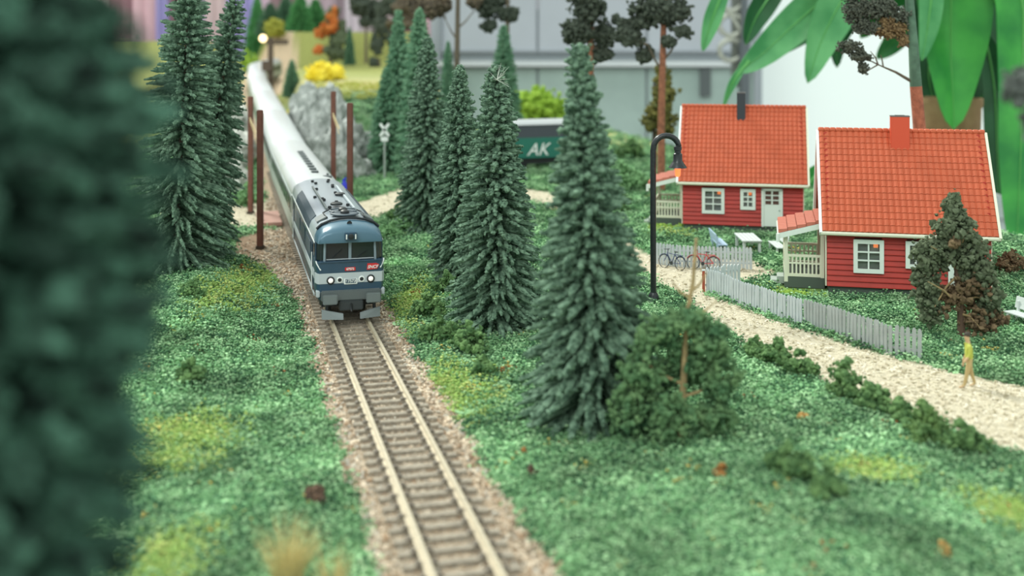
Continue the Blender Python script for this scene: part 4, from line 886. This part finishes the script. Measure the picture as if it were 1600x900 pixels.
# ------------------------------------------------------------------ houses
REDW = mat('red_clapboard', 'a62a20', .55, vary=.08, scale=2); TILE = mat('roof_tile_orange', 'b85a3e', .5, vary=.06, scale=1.5, spec=.25); TRIM = mat('house_trim', 'd8dac6', .5)
WINF = mat('window_frame_white', 'd6e0da', .45); FOUND = mat('foundation_grey', '4c5850', .8); PORCHT = mat('porch_tile', 'b56a58', .45)
def house(k, label, chim, wins, doors, lowplank):
    hx, hy, hz = HOUSES[k]; L, hw, rise, hd, oh, of = 7.13, 3.49, 3.80, 3.0, .29, .44
    o = empty('red_house', (hx, hy, hz), HA, label, 'house'); D = 2*hd; fz = .30
    MB().box((L/2, hd, fz/2 - .05), (L-.1, D-.1, fz + .1)).build('foundation', FOUND, o)
    # inner core with window/door wells left open by being set back
    MB().prism([(.12, fz), (L-.12, fz), (L-.12, hw-.1), (.12, hw-.1)], .32, D-.12).build('wall_core', mat('house_inside', '4a2018', .8), o)
    MB().prism([(.12, hw-.15), (D-.12, hw-.15), (hd, hw+rise-.2)], .12, L-.12, 'YZ').build('gable_core', MATS['house_inside'], o)
    n = 11; ph_ = (hw - .35 - fz)/n
    holes = [(a, b_, c_, d_) for a, b_, c_, d_ in wins] + [(a, b_, fz, d_) for a, b_, d_ in doors]
    # front planks split round the openings
    for i in range(n):
        z0_ = fz + i*ph_; zc = z0_ + ph_/2; cuts = [(a+.06, b_-.06) for a, b_, c_, d_ in holes if c_ < zc < d_]
        segs = [(-.02, L+.02)]
        for a, b_ in sorted(cuts):
            x0_, x1_ = segs.pop(); segs += [(x0_, a), (b_, x1_)]
        for x0_, x1_ in segs:
            if x1_ - x0_ < .05: continue
            MB().prism([(.02, z0_), (-.09, z0_ + .015), (-.085, z0_ + .05), (-.02, z0_ + ph_), (.3, z0_+ph_), (.3, z0_)], x0_, x1_, 'YZ').build('plank', REDW, o)
    MB().box((L/2, .13, hw-.2), (L+.04, .3, .34)).build('frieze', mat('frieze_red', '8a3028', .6), o)
    # left and right gable planks
    m_ = int((hw + rise - fz)/ph_)
    for sx, x_ in ((-1, 0), (1, L)):
        for i in range(m_):
            z0_ = fz + i*ph_; y0_ = .03 if z0_ < hw else (z0_ - hw)/rise*hd + .03
            if D - 2*y0_ < .2: continue
            MB().prism([(x_ - sx*.12, z0_), (x_ + sx*.07, z0_ + .012), (x_ + sx*.065, z0_+.05), (x_, z0_ + ph_), (x_ - sx*.12, z0_+ph_)], y0_, D-y0_).build('plank', REDW, o)
    for x_ in (.0, L): 
        pass
    # corner boards
    for x_, y_ in ((-.07, .18), (L+.05, .18)): MB().box((x_, y_, (hw+fz)/2-.1), (.06, .34, hw-fz-.2)).build('corner_board', TRIM, o)
    # roof slabs, tiles as raised geometry
    sl = math.hypot(hd+of, rise*(hd+of)/hd); an = math.atan2(rise, hd)
    for side in (0, 1):
        sgn = 1 if side == 0 else -1; y_e = -of if side == 0 else D + of; ze = hw - rise/hd*of
        def RP(x_, d_, h_): # along roof: x, distance up the slope, height over the slope
            return (x_, y_e + sgn*(d_*math.cos(an) - h_*math.sin(an)), ze + d_*math.sin(an) + h_*math.cos(an))
        q = MB(); P = [RP(x_, d_, h_) for h_ in (-.1, .06) for x_, d_ in ((-oh, 0), (L+oh, 0), (L+oh, sl), (-oh, sl))]
        q.add(P, [(3,2,1,0),(4,5,6,7),(0,1,5,4),(1,2,6,5),(2,3,7,6),(3,0,4,7)]).build('roof_slab', TILE, o)
        nc, nr_ = (28, 16) ; tw = (L + 2*oh)/nc; tl = sl/nr_; V = []; Fc = []
        for r_ in range(nr_):
            for c_ in range(nc):
                if side == 1 and (r_ % 1 or False): continue
                x0_ = -oh + c_*tw; d0 = r_*tl; us = [0, .18, .5, .82, .98]; hh = [.0, .045, .07, .045, .0]; b0 = len(V)
                for dd, lift in ((d0 - (.03 if r_ == 0 else 0), .065), (d0 + tl*.98, .042)):
                    for u_, h_ in zip(us, hh): V.append(RP(x0_ + u_*tw, dd, h_ + lift))
                for u_, h_ in zip(us, hh): V.append(RP(x0_ + u_*tw, d0 - (.03 if r_ == 0 else 0), .03))
                Fc += [(b0+i, b0+i+1, b0+5+i+1, b0+5+i) for i in range(4)] + [(b0+10+i, b0+10+i+1, b0+i+1, b0+i) for i in range(4)]
        q = MB().add(V, Fc).build('roof_tiles', TILE, o); q['kind'] = 'stuff'
        # bargeboards
        for x_ in (-oh-.04, L+oh+.04):
            P = [RP(x_ + dx, d_, h_) for dx in (-.06, .06) for d_, h_ in ((-.12, -.22), (-.12, .1), (sl+.02, .1), (sl+.02, -.22))]
            MB().add(P, [(0,1,2,3),(7,6,5,4),(0,4,5,1),(1,5,6,2),(2,6,7,3),(3,7,4,0)]).build('bargeboard', WHITE if x_ < 0 else TRIM, o)
        # eave gutter
        pe = RP(0, -.05, .0); MB().tube([(-oh-.05, pe[1], pe[2]-.05), (L+oh+.05, pe[1], pe[2]-.05)], .1, 8).build('gutter', TRIM, o, True)
    zr = hw + rise + .14; nb = 28; bw = (L+2*oh)/nb
    cap_me = MB().lathe([(.10, 0), (.135, .04), (.135, bw*.85), (.11, bw*.98)], n=8, axis='X').mesh('ridge_tile', TILE, True)
    for i in range(nb): link('ridge_tile', cap_me, o, (-oh + i*bw, hd, zr - .06))
    cx, cw, chh, cm = chim
    MB().box((cx, hd - .42, zr + chh/2 - .6), (cw, .55, chh + 1.2)).build('chimney', cm, o, bevel=.02)
    MB().box((cx, hd - .42, zr + chh - .02), (cw+.02, .57, .05)).box((cx, hd-.42, zr+chh+.01), (cw*.5, .3, .04)).build('chimney_cap', mat('chimney_cap', '5c5a5a', .7), o)
    # windows
    for a, b_, c_, d_ in wins:
        wf = MB(); t = .19; wf.box(((a+b_)/2, -.13, d_-t/2), (b_-a, .12, t)).box(((a+b_)/2, -.13, c_+t/2), (b_-a, .12, t)).box((a+t/2, -.13, (c_+d_)/2), (t, .12, d_-c_-2*t)).box((b_-t/2, -.13, (c_+d_)/2), (t, .12, d_-c_-2*t))
        w_ = wf.build('window', WINF, o)
        wide = b_-a > .8; cols_ = 2 if wide else 1; rows = 3 if d_-c_ > 1.15 and wide else 2
        ia, ib, ic, idd = a+t, b_-t, c_+t, d_-t; mm = MB()
        if cols_ == 2: mm.box(((a+b_)/2, -.1, (c_+d_)/2), (.07, .08, idd-ic))
        for r_ in range(1, rows): mm.box(((a+b_)/2, -.1, ic + (idd-ic)*r_/rows), (ib-ia, .07, .07))
        mm.build('glazing_bars', WINF, w_)
        MB().box(((a+b_)/2, .02, (c_+d_)/2), (ib-ia, .02, idd-ic)).build('pane', mat('window_glass', 'c8d4d0', .05, trans=.85, spec=.4), w_)
        MB().box(((a+b_)/2, .27, (c_+d_)/2), (b_-a, .06, d_-c_)).build('room_behind', mat('room_dark', '5a4038', .8), w_)
        MB().box((ib-.14 if wide else (ia+ib)/2, .2, idd-.13), (.2, .05, .18)).build('interior_lamp', mat('lamp_orange', 'ff7a30', .5, emit=1.6), w_)
    for a, b_, d_ in doors:
        t = .13; q = MB().box(((a+b_)/2, -.12, d_-t/2), (b_-a, .12, t)).box((a+t/2, -.12, (fz+d_)/2), (t, .12, d_-fz)).box((b_-t/2, -.12, (fz+d_)/2), (t, .12, d_-fz))
        dr = q.build('door', WINF, o); ia, ib = a+t, b_-t
        MB().box(((a+b_)/2, -.05, fz + (d_-fz-t)/2*.62), (ib-ia, .08, (d_-fz-t)*.6)).build('door_leaf', WINF, dr, bevel=.01)
        zt, zb = d_-t, fz + (d_-fz-t)*.6; mm = MB()
        for xx in (ia+.05, (ia+ib)/2, ib-.05): mm.box((xx, -.06, (zt+zb)/2), (.09, .07, zt-zb))
        for r_ in range(4): mm.box(((ia+ib)/2, -.06, zb + (zt-zb)*r_/3), (ib-ia, .07, .06))
        mm.build('glazing_bars', WINF, dr)
        MB().box(((ia+ib)/2, .0, (zt+zb)/2), (ib-ia, .02, zt-zb)).build('pane', MATS['room_dark'], dr)
        MB().sphere((ib-.06, -.13, fz+1.0), .035, 8, 6).build('handle', DGREY, dr)
    # porch on the left gable
    px0, px1, py0, py1, pf = -1.95, -.08, 1.0, 4.4, .45
    MB().box(((px0+px1)/2, (py0+py1)/2, pf/2-.03), (px1-px0, py1-py0, pf+.06)).build('porch_floor', FOUND, o)
    for x_ in (px0+.08, px1-.1):
        for y_ in (py0+.08, py1-.08): MB().box((x_, y_, (pf+2.55)/2 - (.12 if x_ < -1 else -.12)), (.17, .17, 2.35)).build('porch_post', TRIM, o)
    MB().box((px1-.1, 2.3, 1.5), (.14, .14, 2.1)).build('porch_post', TRIM, o)
    def balus(a_, b_, n_):
        a_ = Vector(a_); b_ = Vector(b_); MB().bar(a_ + Vector((0, 0, 1.02)), b_ + Vector((0, 0, 1.02)), .09, .12).bar(a_ + Vector((0, 0, .09)), b_ + Vector((0, 0, .09)), .09, .14).bar(a_ + Vector((0, 0, .66)), b_ + Vector((0, 0, .66)), .07, .08).build('railing', TRIM, o)
        for i in range(n_):
            p_ = a_ + (b_-a_)*((i+.5)/n_); MB().box(p_ + Vector((0, 0, .56)), (.08, .05, .9)).build('baluster', TRIM, o)
    balus((px0+.1, py0+.05, pf), (px1-.1, py0+.05, pf), 9); balus((px0+.05, py0+.1, pf), (px0+.05, py1-.1, pf), 12); balus((px0+.1, py1-.05, pf), (px1-.1, py1-.05, pf), 8)
    # lean-to roof
    z1, z0_ = 3.15, 2.55; y0_, y1_ = py0-.25, py1+.2; x0_, x1_ = px0-.28, -.05
    P = [(x0_, y0_, z0_), (x1_, y0_, z1), (x1_, y1_, z1), (x0_, y1_, z0_), (x0_, y0_, z0_-.1), (x1_, y0_, z1-.1), (x1_, y1_, z1-.1), (x0_, y1_, z0_-.1)]
    MB().add(P, [(0,1,2,3),(7,6,5,4),(0,4,5,1),(1,5,6,2),(2,6,7,3),(3,7,4,0)]).build('porch_roof', TRIM, o)
    MB().bar((x0_, y0_-.03, z0_-.12), (x1_, y0_-.03, z1-.12), .08, .24).box((x0_, (y0_+y1_)/2, z0_-.12), (.1, y1_-y0_, .26)).build('porch_fascia', WINF, o)
    MB().tube([(x0_-.02, y0_-.05, z0_-.4), (x0_-.02, y0_-.05, z0_)], .09, 8).build('fascia_end', WINF, o, True)
    sn = 5
    for i in range(sn):
        for j in range(8):
            a_ = i/sn; b2 = (i+.96)/sn; c2 = j/8; d2 = (j+.97)/8
            xa, xb = x0_ + (x1_-x0_)*a_, x0_ + (x1_-x0_)*b2; za, zb2 = z0_+(z1-z0_)*a_, z0_+(z1-z0_)*b2; ya, yb = y0_+(y1_-y0_)*c2, y0_+(y1_-y0_)*d2
            MB().add([(xa, ya, za+.01), (xb, ya, zb2+.01), (xb, yb, zb2+.01), (xa, yb, za+.01), (xa, ya, za+.20), (xb, ya, zb2+.13), (xb, yb, zb2+.13), (xa, yb, za+.20)], [(3,2,1,0),(4,5,6,7),(0,1,5,4),(1,2,6,5),(2,3,7,6),(3,0,4,7)]).build('porch_tile', PORCHT, o, bevel=.015)
    for i, (w2, h2) in enumerate(((.34, .34), (.34, .16))):
        MB().box((px0 - .17 - .3*i, 2.0, h2/2), (w2, 1.0, h2)).build('step', mat('step_grey', '9aa49c', .7), o, bevel=.02)
    MB().box((-.09, 2.9, 1.35), (.08, .9, 1.9)).build('side_door', mat('side_door_wood', 'b07838', .6), o)
    return o
house(0, 'nearer red clapboard cottage with orange tiled roof and red chimney', (3.5, .86, .72, mat('chimney_red', 'c8492c', .5)),
      [(1.15, 2.5, 1.0, 2.55), (3.45, 4.35, 1.3, 2.55)], [(5.3, 6.3, 2.62)], 0)
house(1, 'farther red clapboard cottage with orange tiled roof and black chimney', (3.45, .52, .85, mat('chimney_black', '2e343c', .5)),
      [(1.15, 2.5, 1.0, 2.55), (3.45, 4.35, 1.3, 2.55)], [(4.7, 5.95, 2.62)], 0)

# ------------------------------------------------------------------ fences
FG = mat('fence_grey', '9ca2a2', .6, vary=.08, scale=2); FW = mat('fence_pale', 'b4bcc0', .6, vary=.05, scale=2)
pk = MB().prism([(-.072, 0), (.072, 0), (.072, 1.09), (.045, 1.15), (0, 1.18), (-.045, 1.15), (-.072, 1.09)], -.025, .025)
pk_me = pk.mesh('picket', FG); pk2 = MB().prism([(-.072, 0), (.072, 0), (.072, 1.09), (.045, 1.15), (0, 1.18), (-.045, 1.15), (-.072, 1.09)], -.025, .025).mesh('picket', FW)
def fence(pix, label, me_, m, step=.185):
    pts = [at(*q) for q in pix]; o = empty('picket_fence', (pts[0].x, pts[0].y, 0), 0, label, 'fence'); lo = o.location
    for a_, b_ in zip(pts[:-1], pts[1:]):
        d = b_ - a_; n_ = max(2, int(d.length/step)); an_ = math.atan2(d.y, d.x)
        nrm = Vector((-math.sin(an_), math.cos(an_), 0))*.06
        za, zb2 = gz(a_.x, a_.y), gz(b_.x, b_.y)
        for h_ in (.3, .85): MB().bar(a_ - lo + nrm + Vector((0, 0, h_+za)), b_ - lo + nrm + Vector((0, 0, h_+zb2)), .05, .09).build('rail', m, o)
        for i in range(n_):
            q = a_ + d*((i+.5)/n_); link('picket', me_, o, q - lo + Vector((0, 0, gz(q.x, q.y) - .04 + random.uniform(-.015, .015))), (random.uniform(-.03, .03), random.uniform(-.02, .02), an_))
    return o
fence([(1105, 457), (1151, 474), (1200, 491), (1254, 509)], 'light section of the grey picket fence along the path, starting at the red gate post', pk2, FW)
fence([(1256, 510), (1322, 532), (1345, 539)], 'middle section of the grey picket fence along the path', pk_me, FG)
fence([(1347, 540), (1387, 553), (1415, 558), (1441, 560)], 'last section of the grey picket fence, ending beside the leafy tree', pk_me, FG)
fence([(1024, 411), (1060, 416), (1130, 419), (1176, 420)], 'pale picket fence behind the two bicycles', pk2, FW)
fence([(1103, 455), (1157, 449)], 'short return of pale picket fence turning back from the red gate post', pk2, FW)
b = at(1101, 456); o = empty('gate_post', (b.x-.05, b.y, 0), 0, 'small red-brown post at the corner of the picket fence', 'post')
MB().box((0, 0, .5), (.12, .12, 1.0)).build('post', mat('gate_red', '9c4a34', .6), o, bevel=.01); MB().box((0, 0, 1.02), (.15, .15, .05)).build('cap', FW, o)

# ------------------------------------------------------------------ bicycles
def bicycle(a_, b_, m, label):
    p1, p2 = at(*a_), at(*b_); d = p2 - p1; an_ = math.atan2(d.y, d.x); Lb = 1.05
    o = empty('bicycle', (p1.x, p1.y, gz(p1.x, p1.y)), an_, label, 'bicycle'); o.rotation_euler[0] = R(-7)
    r_ = .34; tyre = mat('tyre_dark', '2e3436', .7)
    for x_ in (0, Lb):
        ring = [(x_ + r_*math.cos(t*math.pi/10), 0, r_ + r_*math.sin(t*math.pi/10)) for t in range(21)]
        w_ = MB().tube(ring, .024, 6, cap=False).build('wheel', tyre, o, True); m2 = MB()
        for t in range(8): m2.tube([(x_, 0, r_), (x_ + r_*math.cos(t*math.pi/4+.2), 0, r_ + r_*math.sin(t*math.pi/4+.2))], .005, 3)
        m2.build('spokes', LGREY, w_)['kind'] = 'stuff'
        MB().tube([(x_ + (r_+.04)*math.cos(R(t)), 0, r_ + (r_+.04)*math.sin(R(t))) for t in range(30, 151, 15)], .018, 5).build('mudguard', m, o, True)
    f_ = MB(); h1 = (.22, 0, .78); bb = (.5, 0, .3); st = (.66, 0, .76)
    for q in ([(0, 0, r_), (.17, 0, .72), (.2, 0, .95)], [(.19, 0, .72), bb], [h1, st], [bb, st], [st, (Lb, 0, r_)], [bb, (Lb, 0, r_)], [st, (.69, 0, .88)]): f_.tube(q, .022, 6)
    f_.build('frame', m, o, True)
    MB().tube([(.12, -.24, .98), (.2, 0, .98), (.12, .24, .98)], .018, 6).tube([(.2, 0, .9), (.2, 0, 1.0)], .02, 6).build('handlebar', tyre, o, True)
    MB().sphere((.72, 0, .9), .1, 10, 6, (1.3, .7, .35)).build('saddle', tyre, o, True)
    MB().box((.95, 0, .76), (.38, .14, .03)).build('luggage_rack', m, o)
    MB().lathe([(.1, -.01), (.1, .01)], (bb[0], -.04, bb[2]), 12, 'Y').tube([(.5, -.06, .3), (.62, -.06, .2)], .015, 5).build('crank', tyre, o)
bicycle((1037, 417), (1070, 423), mat('bike_blue', '2c3c66', .4), 'dark blue bicycle leaning near the pale fence by the street lamp')
bicycle((1083, 419), (1112, 421), mat('bike_red', 'c02c38', .4), 'red bicycle leaning on the pale fence behind the bare tan spike')

# ------------------------------------------------------------------ garden table and benches
TBL = mat('table_grey', 'c0c8c6', .5)
o = empty('garden_table', (13.25, 62.9, gz(13.25, 62.9)), -.02, 'grey-white garden table in front of the farther cottage', 'table')
for i in range(5): MB().box((-.44 + .22*i, 0, .78), (.2, 2.6, .07)).build('board', TBL, o, bevel=.01)
MB().box((0, -1.0, .7), (.9, .08, .1)).box((0, 1.0, .7), (.9, .08, .1)).build('cross_bar', TBL, o)
for x_ in (-.42, .42):
    for y_ in (-1.1, 1.1): MB().box((x_, y_, .37), (.14, .14, .76)).build('leg', TBL, o)
def bench(x, y, rz, sc, m, label, Ln=2.2):
    o = empty('garden_bench', (x, y, gz(x, y)), rz, label, 'bench')   # back is on +x side
    for i in range(3): MB().box((-.18 + .19*i, 0, .45), (.17, Ln, .06)).build('seat_board', m, o, bevel=.01)
    MB().box((.36, 0, .82), (.06, Ln, .5), M=Matrix.Rotation(R(12), 3, 'Y')).build('backrest', m, o, bevel=.02)
    for y_ in (-Ln/2+.2, Ln/2-.2):
        for x_ in (-.2, .24): MB().box((x_, y_, .21), (.09, .12, .44)).build('leg', m, o)
        MB().box((.3, y_, .6), (.07, .1, .6)).build('back_support', m, o)
bench(14.75, 62.3, 0, 1, TBL, 'grey-white garden bench right beside the garden table')
bench(11.75, 63.4, math.pi, 1, mat('bench_blue', 'a6bcd2', .5), 'light blue garden bench on the other side of the garden table')
b = at(1590, 514); bench(b.x+.35, b.y+.3, .3, 1, TBL, 'white garden bench on the lawn beside the leafy tree', 1.6)

# ------------------------------------------------------------------ street lamp
b = at(1021, 472); o = empty('street_lamp', (b.x, b.y, gz(b.x, b.y)-.02), 0, 'black hooked street lamp with a glowing orange bulb by the path', 'street lamp'); Yb = b.y; lo = o.location
lm_ = mat('lamp_black', '22262a', .3, .2, vary=.3, scale=8); c = L_(1041, 232); rad = 20*Yb/F
MB().tube([(0, 0, 0), L_(1020.5, 350), L_(1020.5, 235)] + [c + Vector((-rad*math.cos(R(t)), 0, rad*math.sin(R(t)))) for t in range(15, 166, 15)] + [L_(1058, 236)], .135, 10).build('post', lm_, o, True)
MB().lathe([(.24, 0), (.24, .3), (.16, .45)], (0, 0, 0), 12).build('base', lm_, o, True)
h_ = L_(1059, 262)
MB().lathe([(.42, 0), (.40, .04), (.27, .22), (.21, .32), (.20, .62), (.15, .66), (.15, .78), (.18, .8), (.18, .95), (.1, 1.0)], h_, 18).build('lamp_shade', lm_, o, True)
MB().lathe([(.02, -.42), (.11, -.38), (.13, -.2), (.13, .05)], h_, 12).build('bulb', mat('bulb_orange', 'ff5a30', .4, emit=2.6), o, True)
# ------------------------------------------------------------------ walking person
b = at(1514, 603); o = empty('person', (b.x, b.y, gz(b.x, b.y)), 0, 'walking figurine in a yellow top and beige trousers on the grit path', 'person')
J = [((0, 0, .98), .15), ((-.01, 0, 1.18), .15), ((-.02, 0, 1.40), .17), ((-.03, 0, 1.53), .07), ((-.06, 0, 1.63), .085), ((-.075, 0, 1.74), .10), ((-.07, 0, 1.82), .07),
     ((-.03, -.19, 1.42), .07), ((-.08, -.25, 1.16), .055), ((-.24, -.24, .96), .042), ((-.29, -.23, .90), .04),
     ((-.02, .19, 1.42), .07), ((.06, .26, 1.16), .055), ((-.05, .28, .92), .042), ((-.08, .28, .84), .04),
     ((-.02, -.09, .88), .11), ((-.11, -.10, .48), .075), ((-.20, -.10, .10), .05), ((-.30, -.10, .045), .042), ((-.39, -.10, .035), .03),
     ((.03, .09, .88), .11), ((.12, .10, .48), .075), ((.24, .10, .12), .05), ((.15, .10, .05), .042), ((.07, .10, .035), .03)]
Eg = [(0,1),(1,2),(2,3),(3,4),(4,5),(5,6),(2,7),(7,8),(8,9),(9,10),(2,11),(11,12),(12,13),(13,14),(0,15),(15,16),(16,17),(17,18),(18,19),(0,20),(20,21),(21,22),(22,23),(23,24)]
me = bpy.data.meshes.new('body'); me.from_pydata([j[0] for j in J], Eg, []); q = link('body', me, o)
sk = q.modifiers.new('skin', 'SKIN'); q.modifiers.new('sub', 'SUBSURF').levels = 2
for i, j in enumerate(J): me.skin_vertices[0].data[i].radius = (j[1], j[1]); me.skin_vertices[0].data[i].use_root = (i == 0)
dg = bpy.context.evaluated_depsgraph_get(); me2 = bpy.data.meshes.new_from_object(q.evaluated_get(dg)); q.modifiers.clear(); q.data = me2; me2.name = 'body'
me2.materials.clear()
for mm in (mat('skin_tan', 'c0a07c', .6), mat('shirt_yellow', 'a8ae48', .7), mat('trousers_beige', 'b09a6c', .7)): me2.materials.append(mm)
for pl_ in me2.polygons:
    c_ = pl_.center; arm = abs(c_.y) > .2
    pl_.material_index = 0 if (c_.z > 1.52 or c_.z < .09 or (arm and c_.z < 1.1)) else (1 if c_.z > 1.0 or arm else 2); pl_.use_smooth = True
MB().sphere((-.055, 0, 1.80), .112, 12, 8, (1, .95, .85)).build('hair', mat('hair_dark', '3a342c', .8), o, True)
MB().add([(-.17, -.012, 1.755), (-.17, .012, 1.755), (-.195, 0, 1.72), (-.16, 0, 1.79)], [(0, 1, 2), (0, 3, 1), (0, 2, 3), (1, 3, 2)]).sphere((-.05, -.1, 1.73), .022, 6, 4).sphere((-.05, .1, 1.73), .022, 6, 4).build('face', MATS['skin_tan'], o)
for sg in (-1, 1): MB().sphere((-.165, sg*.035, 1.765), .012, 6, 4).build('eye', BLACK, o)
m = MB()
for cx_, cy_ in ((-.29, -.23), (-.08, .28)):
    for f_ in range(4): m.tube([(cx_ - .015 + .012*f_, cy_ + .01, .90 - (.05 if cy_ > 0 else 0)), (cx_ - .02 + .014*f_, cy_, .82 - (.05 if cy_ > 0 else 0) - .004*f_), (cx_ - .035 + .014*f_, cy_, .79 - (.05 if cy_ > 0 else 0))], [.010, .009, .006], 5)
    m.tube([(cx_-.02, cy_, .9), (cx_-.055, cy_+.01, .85)], [.01, .007], 5)
m.build('fingers', MATS['skin_tan'], o, True)
# white flower in the near grass
b = at(1199, 768); o = empty('white_flower', (b.x, b.y, gz(b.x, b.y)), 0, 'tiny white flower tips in the near grass', 'flower')
MB().tube([(0, 0, 0), (0, 0, .2), (.02, 0, .38)], [.015, .03, .02], 6).tube([(.1, 0, 0), (.11, 0, .2), (.12, 0, .35)], [.015, .03, .02], 6).build('petals', WHITE, o, True)

# ------------------------------------------------------------------ potted plant with big leaves
Yb = 100; pot = Vector((px2(1482, Yb), Yb, zz(300, Yb)))
o = empty('potted_plant', pot, 0, 'huge green-leaved potted plant looming behind the cottages', 'plant'); lo = o.location
PL = mat('leaf_green', '1f7434', .45, col2='3f9a40', scale=.25, spec=.35); PD = mat('leaf_dark', '1a4c2a', .5, col2='28603a', scale=.3, spec=.3); PP_ = mat('leaf_pale', '35804a', .45, col2='62a86c', scale=.25, spec=.35)
MB().lathe([(2.2, 0), (2.6, 3), (2.75, 7.5), (2.9, 7.8), (2.9, 8.4), (2.6, 8.4), (2.5, 7.6)], n=28).build('pot', mat('basket_brown', '8a6e4c', .8, col2='a08660', scale=.6, bump=.6, bscale=1.5), o, True)
MB().lathe([(2.45, 7.0), (2.45, 7.6)], n=20).build('soil', bark, o)
MB().tube([(0, 0, 7), (-.8, 0, 14), (.6, 0, 24), (0, 0, 30)], [.7, .6, .5, .3], 9).build('stem', mat('plant_stem', '4c5a3a', .7), o, True)
def leaf(pts, wd, m, seed, dY=0, twist=0):
    P = [atd(a, b_, Yb + dY + (c_ if len(q) > 2 else 0)) - lo for q in pts for a, b_, c_ in [(q[0], q[1], q[2] if len(q) > 2 else 0)]]
    n_ = 18; V = []; k = len(P) - 1
    def cr(t):
        t = t*k; i = min(k-1, int(t)); u = t-i; p0, p1, p2, p3 = P[max(0, i-1)], P[i], P[i+1], P[min(k, i+2)]
        return .5*((2*p1) + (p2-p0)*u + (2*p0-5*p1+4*p2-p3)*u*u + (-p0+3*p1-3*p2+p3)*u**3)
    nc_ = 9; rr_ = random.Random(seed)
    for i in range(n_+1):
        t = i/n_; c_ = cr(t); d = (cr(min(1, t+.02)) - cr(max(0, t-.02))).normalized()
        sd = d.cross(Vector((math.sin(twist), -math.cos(twist), .1))).normalized(); nn = sd.cross(d)
        wv = wd*Yb/F*max(.02, math.sin(math.pi*min(1, .12 + t*.88))**.75)*(1 if t < .97 else .5)
        for j in range(nc_):
            u = (j/(nc_-1)-.5)*2; V.append(c_ + sd*u*wv*.5 + nn*(abs(u)**1.3*wv*.16 + .06*wv*math.sin(t*9+u*2+seed)))
    for v_ in list(V): V.append(v_ + Vector((0, .12, 0)))
    B = (n_+1)*nc_
    Fc = [(i*nc_+j, i*nc_+j+1, (i+1)*nc_+j+1, (i+1)*nc_+j) for i in range(n_) for j in range(nc_-1)]
    Fc += [tuple(B+x_ for x_ in f_[::-1]) for f_ in Fc]
    for i in range(n_): Fc += [(i*nc_, (i+1)*nc_, B+(i+1)*nc_, B+i*nc_), (i*nc_+nc_-1, B+i*nc_+nc_-1, B+(i+1)*nc_+nc_-1, (i+1)*nc_+nc_-1)]
    me_ = MB().add(V, Fc).mesh('leaf', m, True); lf = link('leaf', me_, o)
    rb = [V[i*nc_ + 4] - Vector((0, .05, 0)) for i in range(n_+1)]; MB().tube(rb, [max(.03, .16*(1-i/n_)) for i in range(n_+1)], 5).build('midrib', mat('leaf_rib', '5aa455', .45), lf, True)
    return lf
leaf([(1480, -120), (1400, -90), (1330, -35), (1250, 30), (1190, 85), (1152, 114)], 64, PP_, 1, -2)
leaf([(1170, 95), (1152, 118), (1140, 140), (1130, 168)], 13, PP_, 18, -2)
leaf([(1480, -110), (1400, -50), (1320, 0), (1262, 45), (1165, 108)], 56, PD, 2, 3)
leaf([(1440, -120), (1370, -80), (1320, -10), (1285, 60), (1262, 130)], 68, PP_, 3, -3)
leaf([(1430, -100), (1370, -40), (1325, 20), (1308, 60), (1308, 106)], 46, PD, 4, 4)
leaf([(1450, -200), (1475, -80), (1486, 0), (1488, 110), (1490, 202)], 108, PL, 5, -6)
for q_ in range(9): leaf([(1440+q_*20, -120), (1425+q_*24, -20), (1440+q_*22, 70+(q_*37)%50), (1452+q_*19, 150+(q_*53)%70)], 44+(q_*7)%20, PD if q_ % 3 else PL, 40+q_, 7+q_%4)
leaf([(1470, -120), (1520, -60), (1560, 10), (1600, 90), (1630, 180)], 85, PD, 6, -2)
leaf([(1500, -100), (1590, -20), (1600, 100), (1592, 250), (1588, 410)], 92, PL, 7, -8)
leaf([(1470, -80), (1450, -20), (1438, 60), (1445, 150)], 40, PD, 8, 5)
leaf([(1440, -80), (1400, -30), (1375, 10), (1345, 60)], 60, PL, 9, 5)
leaf([(1240, -60), (1205, -10), (1180, 30), (1165, 70)], 40, PD, 10, 2)
leaf([(1140, -40), (1120, 10), (1108, 45), (1098, 80)], 28, PP_, 11, 0)
leaf([(1480, -60), (1530, 40), (1550, 110), (1520, 170)], 60, PD, 12, 6)
leaf([(1500, -90), (1560, -30), (1590, 30), (1600, 60)], 60, PL, 13, 4)
leaf([(1470, -80), (1440, 0), (1400, 60), (1370, 92)], 46, PP_, 14, 8)
leaf([(1530, 20), (1552, 120), (1556, 220), (1562, 330)], 46, PD, 21, 3)
leaf([(1420, 0), (1440, 60), (1448, 110), (1440, 168)], 36, PD, 22, 6)
leaf([(1470, 0), (1455, 70), (1450, 120), (1462, 165)], 46, PD, 15, 4)
leaf([(1300, 260), (1268, 280), (1262, 320), (1262, 352)], 30, PL, 16, -10)
leaf([(1450, -100), (1455, -30), (1450, 40), (1440, 95)], 34, PP_, 17, -8)
zt = pot.z
st = empty('plant_stand', (pot.x, pot.y, -100), 0, 'pale plinth under the large potted plant', 'stand')
MB().box((0, 0, (zt+100)/2), (8, 8, zt+100)).build('plinth', mat('plinth_white', 'b8c0c4', .6), st, bevel=.4)
MB().box((0, 0, zt+100-1), (9, 9, 1.8)).build('top', MATS['plinth_white'], st, bevel=.3)
